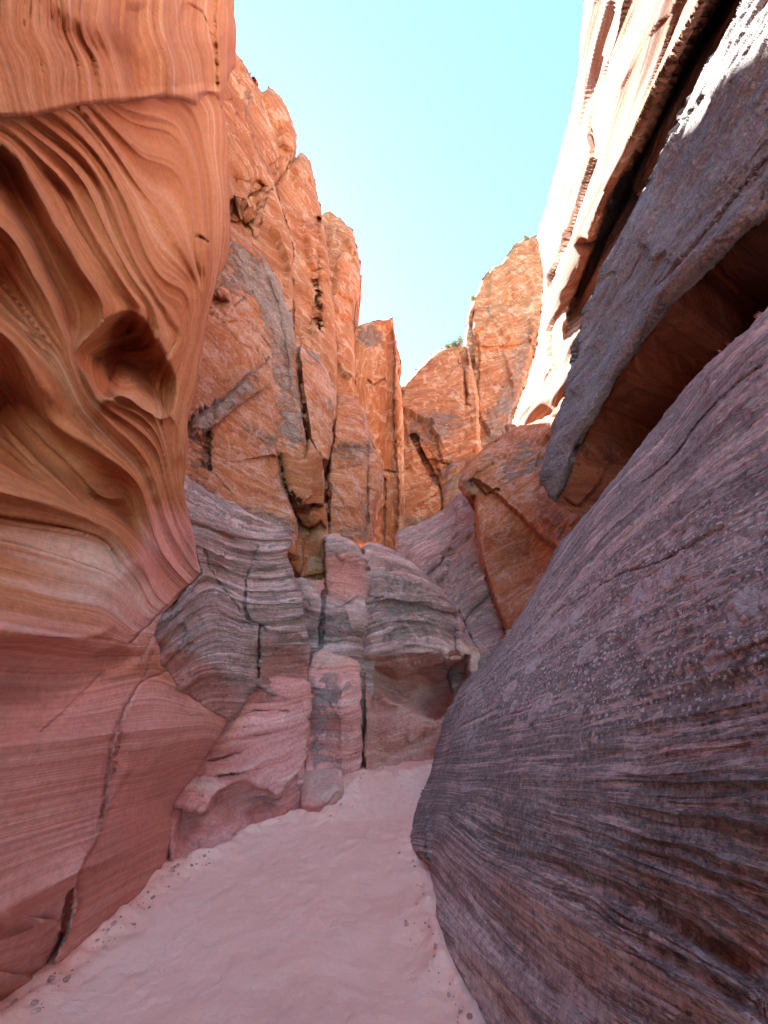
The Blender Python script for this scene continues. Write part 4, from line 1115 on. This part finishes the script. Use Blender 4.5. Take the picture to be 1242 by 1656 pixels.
N_ = rock('rock_buttress', [(742, 787), (748, 768), (760, 746), (785, 722), (806, 712), (822, 692), (850, 693), (890, 672), (912, 630), (940, 640), (990, 760), (970, 880), (880, 1040), (830, 1050), (815, 1018), (800, 985), (788, 945), (775, 905), (768, 850), (766, 805), (752, 802)],
     Y([(742, 787, 8.0), (760, 746, 8.2), (806, 712, 8.6), (850, 693, 8.6), (912, 640, 8.0), (960, 760, 6.8), (900, 780, 7.2), (830, 760, 7.9), (768, 805, 8.1), (775, 905, 8.4), (800, 985, 8.0), (820, 1040, 7.6), (860, 900, 7.6), (900, 930, 6.6), (940, 850, 6.5), (820, 850, 7.6), (810, 930, 8.0)]),
     m_plate, [('step', [(745, 785), (765, 775), (790, 790), (820, 815), (860, 850), (890, 880), (905, 890)], 6, 0.30, 60), ('blob', 850, 930, 50, 36, -30, 0.3), ('lip', [(760, 770), (800, 745), (850, 720), (900, 690)], 8, 0.15, 30), ('step', [(800, 985), (850, 955), (900, 920)], 6, -0.1, 20), ('crack', [(768, 780), (785, 800), (805, 790)], 2, 0.15)],
     step=1.8, rough=2.4, edge=7, edge_in=0.5, disp=lambda P, F, px, py: (0.15 + 0.85 * sstep(-(py - 820 - (px - 800) * 0.8), -30, 60)) * crag_disp(0.45, 0.7)(P, F, px, py), flow=world_flow((0.7, -0.4, 0.5), dip=0.2, warp=0.3, freq=0.5),
     varnish=[(850, 740, 90, 40, -10, 0.50), (900, 850, 20, 70, -20, 0.45), (755, 790, 14, 16, 0, 0.5), (792, 960, 12, 70, -20, 0.5), (840, 800, 20, 40, -30, 0.25), (860, 960, 40, 60, 30, -0.5)], back=(0.5, 1, 0), thick=3, seed=14.0)
tag(N_, 'jutting orange buttress with a knobbly dark nose, below the grey overhang', 'rock')


def rib_disp(P, F, px, py):
    w = fbm(P * np.array([0.5, 0.25, 0.5]), 2)
    return 0.20 * (ridged(np.stack([F[:, 0] * 0.12, F[:, 1] * 0.55 + 0.8 * w, F[:, 2] * 0.2], 1), 2, 0.5) - 0.7) + 0.16 * facets(P * np.array([1, 0.4, 0.8]) + 0.3 * w[:, None], 1.5, 0.7) + 0.10 * fbm(P * np.array([0.9, 0.3, 0.9]), 2)


L_ = rock('ribbed_cliff', [(948, -640), (945, 0), (939, 60), (935, 120), (924, 180), (912, 225), (903, 262), (893, 300), (886, 330), (872, 366), (868, 384), (880, 440), (876, 500), (868, 560), (850, 620), (826, 692), (835, 720), (900, 720), (960, 640), (1060, 480), (1200, 250), (1400, -100), (1700, -640)],
     [(px, py, atx(px, py, x)) for px, py, x in [(948, -600, 5.2), (945, 0, 5.3), (912, 225, 5.6), (868, 384, 6.2), (880, 440, 5.5), (868, 560, 5.1), (828, 690, 4.6), (900, 640, 4.5), (925, 540, 4.6), (990, 370, 4.7), (1090, 200, 4.7), (1190, 0, 4.7), (980, 150, 5.0), (930, 350, 5.1), (1500, -500, 4.8), (1200, -500, 4.9), (1300, 0, 4.8), (1100, 400, 4.9)]],
     m_sunlit, [('groove', [(1260, -160), (1185, 0), (1120, 110), (1062, 225), (995, 350), (945, 460), (915, 560)], 24, 1.1), ('lip', [(1220, -160), (1140, 0), (1085, 100), (1030, 210), (980, 310), (945, 420), (920, 500)], 10, 0.25, 30),
                ('step', [(905, 560), (920, 510), (945, 425), (980, 325), (1030, 225), (1085, 108), (1140, 0), (1220, -160)], 6, 1.2, 90), ('blob', 948, 392, 7, 12, 20, 0.5), ('step', [(880, 440), (870, 540), (832, 680)], 6, -0.3, 40), ('step', [(918, 560), (880, 610), (850, 660)], 5, 0.4, 60)],
     step=2.0, rough=2.6, edge=7, edge_in=0.7, calm=16, disp=rib_disp, flow=world_flow((0.02, 1, 0.06), 0.15, 0.25, 0.4), back=(1, 0.25, 0), thick=4, seed=15.0, base=(0, 0.1, 0), varnish=[(1122, 100, 26, 150, 26, 0.9), (1010, 330, 24, 130, 27, 0.9), (1185, -20, 22, 100, 28, 0.9)])  # dark varnish along the crevice, strengthened to paint in its shade
tag(L_, 'sunlit ribbed cliff face high on the right, glaring almost white in the sun', 'cliff')

slab_flow = world_flow((-0.15, 0.9, -0.33), dip=0.3, warp=0.2, freq=0.7)
M_ = rock('overhanging_slab', [(1330, -250), (1240, -60), (1205, 0), (1165, 75), (1130, 130), (1085, 225), (1040, 310), (1000, 390), (965, 460), (945, 510), (925, 580), (912, 640), (900, 690), (882, 740), (876, 770), (884, 795), (898, 812), (905, 800), (930, 725), (965, 665), (1000, 605), (1040, 545), (1080, 490), (1115, 455), (1160, 415), (1242, 338), (1400, 210), (1700, 0), (1700, -400)],
     [(px, py, atx(px, py, x)) for px, py, x in [(1300, -200, 4.0), (1205, 0, 3.98), (1085, 225, 3.9), (1000, 390, 3.75), (925, 580, 3.45), (878, 770, 2.75), (900, 810, 2.75), (965, 665, 3.15), (1080, 490, 3.5), (1242, 338, 3.6), (1100, 350, 3.68), (1242, 150, 3.8), (1000, 540, 3.45), (1500, 100, 3.7), (1500, -200, 3.95)]],
     m_slab, [('crack', [(1300, 190), (1215, 290), (1150, 380), (1110, 430), (1070, 470)], 2.5, 0.10), ('lip', [(1242, 300), (1160, 390), (1100, 440), (1060, 490), (1000, 570), (955, 650), (920, 730)], 14, 0.12, 30)],
     step=2.0, rough=4.0, edge=5, edge_in=0.15, disp=lambda P, F, px, py: 0.06 * facets(P, 0.5, 0.5) * sstep(fbm(P * 0.8 + 3, 2), -0.2, 0.3) + 0.035 * (ridged(np.stack([F[:, 0] * 0.5, F[:, 1] * 3, F[:, 2]], 1), 3) - 0.6) + 0.012 * fbm(P * 7, 4, 0.65) + 0.06 * fbm(P * 0.8, 2), flow=slab_flow, back=(1, 0.25, 1.5), thick=3.5, seed=16.0)
tag(M_, 'rough purple-grey slab hanging over the dark alcove on the right', 'rock slab')

m_alc = rock_mat('alcove_red_sandstone', [(0, (0.16, 0.042, 0.022)), (0.5, (0.29, 0.092, 0.042)), (1, (0.40, 0.155, 0.07))], fu=0.3, fv=2.5, pale_amt=0.1, mott_amt=0.4, bump=0.05, rough_bump=0.4, seed=24.0)  # ramp lowered to put the recess's shade into the colour
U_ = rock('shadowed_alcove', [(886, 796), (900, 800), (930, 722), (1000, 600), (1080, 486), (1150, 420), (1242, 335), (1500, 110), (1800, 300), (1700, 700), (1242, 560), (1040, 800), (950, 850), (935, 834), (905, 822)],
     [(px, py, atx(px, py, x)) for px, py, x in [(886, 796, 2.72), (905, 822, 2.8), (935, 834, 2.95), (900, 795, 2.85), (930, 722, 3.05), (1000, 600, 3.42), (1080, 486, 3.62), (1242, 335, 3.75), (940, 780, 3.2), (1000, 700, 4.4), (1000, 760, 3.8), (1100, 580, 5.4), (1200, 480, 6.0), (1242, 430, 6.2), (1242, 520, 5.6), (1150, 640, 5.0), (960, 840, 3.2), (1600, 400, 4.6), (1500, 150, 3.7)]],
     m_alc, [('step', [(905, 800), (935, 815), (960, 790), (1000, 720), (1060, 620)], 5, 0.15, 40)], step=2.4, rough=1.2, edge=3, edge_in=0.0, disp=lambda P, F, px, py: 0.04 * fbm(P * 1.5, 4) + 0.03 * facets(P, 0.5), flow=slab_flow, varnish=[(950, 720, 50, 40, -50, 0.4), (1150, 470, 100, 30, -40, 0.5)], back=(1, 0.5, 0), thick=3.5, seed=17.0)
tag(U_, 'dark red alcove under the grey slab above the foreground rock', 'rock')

# ------------------------------------------------------------------ right foreground bulge
RL = [
    (0, [(1300, 430), (1242, 490), (1170, 560), (1040, 715), (940, 835), (860, 960), (780, 1075)]),
    (1.0, [(1300, 520), (1242, 575), (1160, 650), (1060, 760), (960, 860), (860, 990), (775, 1095)]),
    (2.2, [(1300, 640), (1242, 690), (1100, 800), (960, 925), (840, 1040), (750, 1125)]),
    (3.5, [(1300, 760), (1242, 800), (1100, 890), (960, 985), (820, 1080), (730, 1155)]),
    (5.0, [(1300, 880), (1242, 915), (1100, 985), (960, 1050), (820, 1115), (715, 1180)]),
    (6.2, [(1300, 985), (1242, 1010), (1080, 1070), (900, 1130), (710, 1200)]),
    (7.6, [(1300, 1110), (1242, 1125), (1080, 1160), (900, 1195), (700, 1225)]),
    (9.0, [(1300, 1225), (1242, 1230), (1080, 1240), (900, 1250), (693, 1252)]),
    (10.4, [(1300, 1360), (1242, 1350), (1080, 1320), (900, 1295), (690, 1272)]),
    (11.6, [(1300, 1490), (1242, 1460), (1080, 1395), (900, 1335), (760, 1290), (690, 1290)]),
    (12.8, [(1300, 1610), (1242, 1570), (1100, 1480), (950, 1410), (800, 1360), (720, 1310)]),
    (13.8, [(1300, 1700), (1200, 1650), (1050, 1560), (900, 1470), (790, 1400), (720, 1345)]),
    (15.0, [(1130, 1700), (1000, 1620), (880, 1530), (780, 1440), (700, 1360)]),
    (16.2, [(960, 1700), (860, 1610), (770, 1520), (690, 1420)]),
    (17.2, [(820, 1690), (760, 1610), (700, 1520)]),
]


def bulge_disp(P, F, px, py):
    u, v = F[:, 0], F[:, 1]
    k = sstep(1300 - py, 0, 300)
    return 0.04 * fbm(P * 0.9, 3) + 0.010 * fbm(P * 6, 4, 0.6) * (0.4 + 0.6 * k) + 0.006 * facets(P * 1.0, 0.09, 0.8) * k


BC1 = random_crests(-2, 19, 0.85, np.random.RandomState(31))
BH1 = [0.012 + 0.026 * np.random.RandomState(40 + k).rand() for k in range(len(BC1))]
BC2 = random_crests(-2, 19, 0.24, np.random.RandomState(32))
BH2 = [0.004 + 0.010 * np.random.RandomState(140 + k).rand() for k in range(len(BC2))]


def bulge_relief(F, px, py):
    u, v = F[:, 0], F[:, 1]
    g = np.hypot(bulge_flow(None, px + 2, py)[:, 1] - v, bulge_flow(None, px, py + 2)[:, 1] - v) / 2
    k = np.clip(0.010 / np.maximum(g, 1e-6), 0.1, 1.0)
    w = v + 0.10 * fbm(np.stack([u * 1.3, v * 0.6, 0 * u], 1), 3)
    return k * (scallops(w, u, BC1, BH1, 2.0) + scallops(w, u * 1.6, BC2, BH2, 6.0))


def cont_right(U, V):
    P = np.stack([U * 0 + 2, U, V], 1)
    x = 1.35 + 0.9 * sstep(V, 1.5, 6) + 2.0 * sstep(V, 5, 9) + 0.6 * sstep(U, -0.6, 0.4) + 1.4 * sstep(-U, 1.5, 7) + 0.2 * fbm(P * np.array([1, 0.35, 0.5]), 3)
    V = V * (1 - 0.55 * sstep(-U, 0.4, 3.5))  # unseen wall lowered behind the camera to let in more sky light
    return np.stack([x, U, V], 1), np.stack([x * 0 + 9, U, V], 1)


bulge_flow = traced_flow(RL, 160.0)
R_ = rock('rock_bulge', [(1800, 60), (1500, 250), (1300, 432), (1242, 490), (1205, 530), (1170, 560), (1135, 598), (1100, 640), (1070, 678), (1040, 715), (1015, 748), (990, 775), (965, 805), (940, 835), (920, 862), (900, 890), (880, 925), (860, 960), (840, 992), (820, 1020), (800, 1048), (780, 1075), (762, 1095), (745, 1112), (728, 1142), (715, 1170), (705, 1202), (699, 1230),
      (695, 1252), (680, 1285), (662, 1315), (652, 1342), (651, 1362), (662, 1384), (680, 1402), (688, 1445), (694, 1495), (712, 1555), (742, 1615), (772, 1675), (850, 1850), (1800, 1900)],
     [(px, py, fl(px, py, -0.01)) for px, py in [(655, 1362), (682, 1405), (690, 1450), (696, 1500), (715, 1555), (745, 1612), (770, 1656)]] +
     [(1242, 1656, 0.80), (1242, 1450, 0.86), (1242, 1240, 0.97), (1242, 1050, 1.15), (1242, 900, 1.38), (1242, 700, 1.85), (1242, 560, 2.3), (1242, 490, 2.75), (1000, 1656, 1.08), (1000, 1450, 1.25), (1000, 1240, 1.55), (1000, 1050, 2.1), (1000, 900, 2.8), (990, 775, 4.0), (1100, 640, 3.4),
      (820, 1450, 1.75), (820, 1350, 2.1), (820, 1240, 2.5), (820, 1120, 3.2), (820, 1020, 4.3), (720, 1300, 3.1), (700, 1230, 4.2), (745, 1112, 4.7), (860, 960, 4.5), (670, 1320, 3.75), (720, 1400, 2.45), (1600, 1200, 0.62), (1600, 700, 1.1), (1600, 1700, 0.55), (1700, 200, 2.3), (1400, 340, 2.6), (780, 1550, 1.72)],
     m_bulge, [('lip', [(1300, 1700), (1200, 1640), (1050, 1545), (900, 1455), (790, 1385), (735, 1335), (695, 1280)], 22, 0.03, 40), ('groove', [(1242, 1590), (1100, 1500), (950, 1425), (800, 1370), (725, 1315)], 12, 0.03), ('step', [(700, 1260), (690, 1300), (690, 1360), (688, 1400)], 5, -0.10, 30),
               ('lip', [(1242, 800), (1100, 885), (960, 980), (860, 1050)], 5, 0.03, 16), ('crack', [(1180, 850), (1080, 905), (990, 940), (880, 1000)], 1.8, 0.035), ('crack', [(1242, 590), (1150, 665), (1090, 735), (1030, 790)], 2.5, 0.05), ('lip', [(1242, 640), (1150, 700), (1060, 790), (980, 850)], 6, 0.05, 18),
               ('lip', [(1242, 1235), (1080, 1243), (900, 1252), (700, 1252)], 6, 0.02, 20), ('groove', [(1242, 1205), (1000, 1225), (820, 1240)], 10, 0.012), ('blob', 900, 1560, 90, 50, 40, 0.06), ('blob', 800, 1480, 60, 40, 50, 0.05)],
     step=2.6, rough=0.8, edge=16, edge_in=0.35, disp=bulge_disp, flow=bulge_flow, relief=bulge_relief, base=(0.44, 0, 0.15),
     varnish=[(1050, 1000, 420, 260, -30, 0.30), (1000, 1300, 420, 90, 0, 0.22), (880, 1600, 200, 130, 35, -0.5), (1150, 1210, 200, 16, -2, -0.4), (720, 1450, 60, 120, 0, -0.35), (1100, 700, 160, 60, -45, 0.1)],
     pale=[(1090, 955, 170, 40, -25, 0.55), (1200, 880, 80, 30, -30, 0.5), (950, 1050, 120, 24, -28, 0.3), (1000, 1330, 260, 24, 8, 0.25)], lichen=[(1080, 980, 280, 120, -25, 0.75), (1180, 1080, 160, 80, 0, 0.5), (880, 1080, 160, 60, -40, 0.4)], back=(1, 0.35, 0), thick=3.0,
     extra=wall_block(cont_right, -10, 0.35, -0.3, 17.0, 50, 80))
tag(R_, 'huge purple-grey bulging rock in the foreground, streaked with beds and lichen spots', 'rock')


# ------------------------------------------------------------------ chips of stone along the foot of the walls
import bmesh


def stone_mesh(k):
    bm = bmesh.new()
    bmesh.ops.create_icosphere(bm, subdivisions=2, radius=1.0)
    co = np.array([v.co[:] for v in bm.verts])
    co = co * (1 + 0.55 * facets(co + k * 9.7, 0.9, 0.8)[:, None] * 0.5) * np.array([1.0, 0.75, 0.5])
    for v, c in zip(bm.verts, co):
        v.co = c
    me = bpy.data.meshes.new('pebble')
    bm.to_mesh(me)
    bm.free()
    return me


N_ch = NT('stone_chip')
_p = N_ch.noise(N_ch.pos(), 40, 4)
_oi = N_ch.n.new('ShaderNodeObjectInfo').outputs['Random']
m_chip = N_ch.finish(N_ch.mix(_oi, N_ch.ramp(_p, [(0.3, (0.24, 0.11, 0.085)), (0.7, (0.40, 0.21, 0.165))]), N_ch.ramp(_p, [(0.3, (0.46, 0.25, 0.2)), (0.7, (0.62, 0.38, 0.32))])), _p, 0.004)
stones = [stone_mesh(k) for k in range(5)]
for me in stones:
    me.materials.append(m_chip)
rs = np.random.RandomState(21)
for n in range(150):
    foot, side = (FOOT_L[1:6], 1) if n < 95 else ((FOOT_R[1:8], -1) if n < 135 else (FOOT_L[4:12], 1))
    k = rs.randint(len(foot) - 1)
    f = rs.rand()
    a = foot[k] * (1 - f) + foot[k + 1] * f
    e = foot[k + 1] - foot[k]
    nrm = np.array([e[1], -e[0]]) / np.linalg.norm(e) * side
    if side < 0:
        nrm = np.array([-1.0, 0.0])
    q = a + nrm * (0.02 + 0.13 * rs.rand() ** 2)
    r = 0.004 + 0.014 * rs.rand() ** 3
    o = bpy.data.objects.new('pebble', stones[rs.randint(5)])
    COL.objects.link(o)
    o.location = (q[0], q[1], float(sand_height(q[:1], q[1:])[0]) + r * 0.2)
    o.scale = (r, r, r)
    o.rotation_euler = (rs.uniform(-0.3, 0.3), rs.uniform(-0.3, 0.3), rs.uniform(0, 6.28))
    tag(o, 'tiny reddish stone chip lying on the sand along the foot of the rock walls', 'pebble', 'stone chips along the foot of the walls', 'thing')

# ------------------------------------------------------------------ scrub on the far rim
N_lf = NT('scrub_leaf')
m_leaf = N_lf.finish(N_lf.ramp(N_lf.noise(N_lf.pos(), 3.0, 3), [(0.3, (0.16, 0.17, 0.035)), (0.7, (0.34, 0.31, 0.07))]), N_lf.noise(N_lf.pos(), 30), 0.01)
N_st = NT('scrub_stem')
m_stem = N_st.finish(N_st.ramp(N_st.noise(N_st.pos(), 8.0, 3), [(0.3, (0.12, 0.08, 0.05)), (0.7, (0.22, 0.16, 0.11))]), N_st.noise(N_st.pos(), 30), 0.01)


def shrub(px, py, y, size, label, seed):
    r = np.random.RandomState(seed)
    t = aty(px, py, y)
    c = np.array([0, 0, EYE]) + rays(px, py) * t
    root = bpy.data.objects.new('desert_shrub', None)
    COL.objects.link(root)
    root.location = c
    tag(root, label, 'shrub', 'scrub on the far rim', 'thing')
    SV, SQ, LV, LQ = [], [], [], []
    for k in range(16):
        az, el = r.uniform(0, 6.28), r.uniform(0.3, 1.45)
        L = size * r.uniform(0.6, 1.0)
        d = np.array([math.cos(az) * math.cos(el), math.sin(az) * math.cos(el), math.sin(el)])
        pts = [d * L * f + np.array([0, 0, -0.12 * L * f * f]) + 0.05 * size * r.normal(size=3) * f for f in np.linspace(0, 1, 5)]
        side = np.cross(d, [0, 0, 1.0])
        side /= np.linalg.norm(side)
        up = np.cross(side, d)
        for m, p in enumerate(pts):
            w = size * 0.022 * (1 - 0.8 * m / 4)
            b0 = len(SV)
            SV += [p + side * w, p + up * w, p - side * w, p - up * w]
            if m:
                for s_ in range(4):
                    SQ.append([b0 - 4 + s_, b0 - 4 + (s_ + 1) % 4, b0 + (s_ + 1) % 4, b0 + s_])
        for m in range(60):
            f = r.uniform(0.35, 1.05)
            p = d * L * f + 0.13 * size * r.normal(size=3)
            a_, b_ = r.normal(size=3), r.normal(size=3)
            a_ /= np.linalg.norm(a_)
            b_ = np.cross(a_, b_)
            b_ /= np.linalg.norm(b_)
            l, w = size * r.uniform(0.05, 0.10), size * r.uniform(0.02, 0.04)
            b0 = len(LV)
            LV += [p - a_ * l, p + b_ * w, p + a_ * l, p - b_ * w]
            LQ.append([b0, b0 + 1, b0 + 2, b0 + 3])
    mesh_obj('branches', SV, np.zeros((0, 3), int), np.array(SQ), m_stem, {}, root)
    mesh_obj('foliage', LV, np.zeros((0, 3), int), np.array(LQ), m_leaf, {}, root, smooth=False)


shrub(741, 560, 16.6, 0.62, 'yellow-green scrub bush on the rim of the farthest cliff', 1)
shrub(724, 563, 16.6, 0.35, 'smaller low scrub tuft left of the yellow-green bush on the far rim', 2)
shrub(766, 486, 17.8, 0.40, 'scrub tuft on the left shoulder of the shaded reddish cliff', 3)
shrub(850, 388, 18.3, 0.40, 'scrub tuft on the top edge of the shaded reddish cliff', 4)
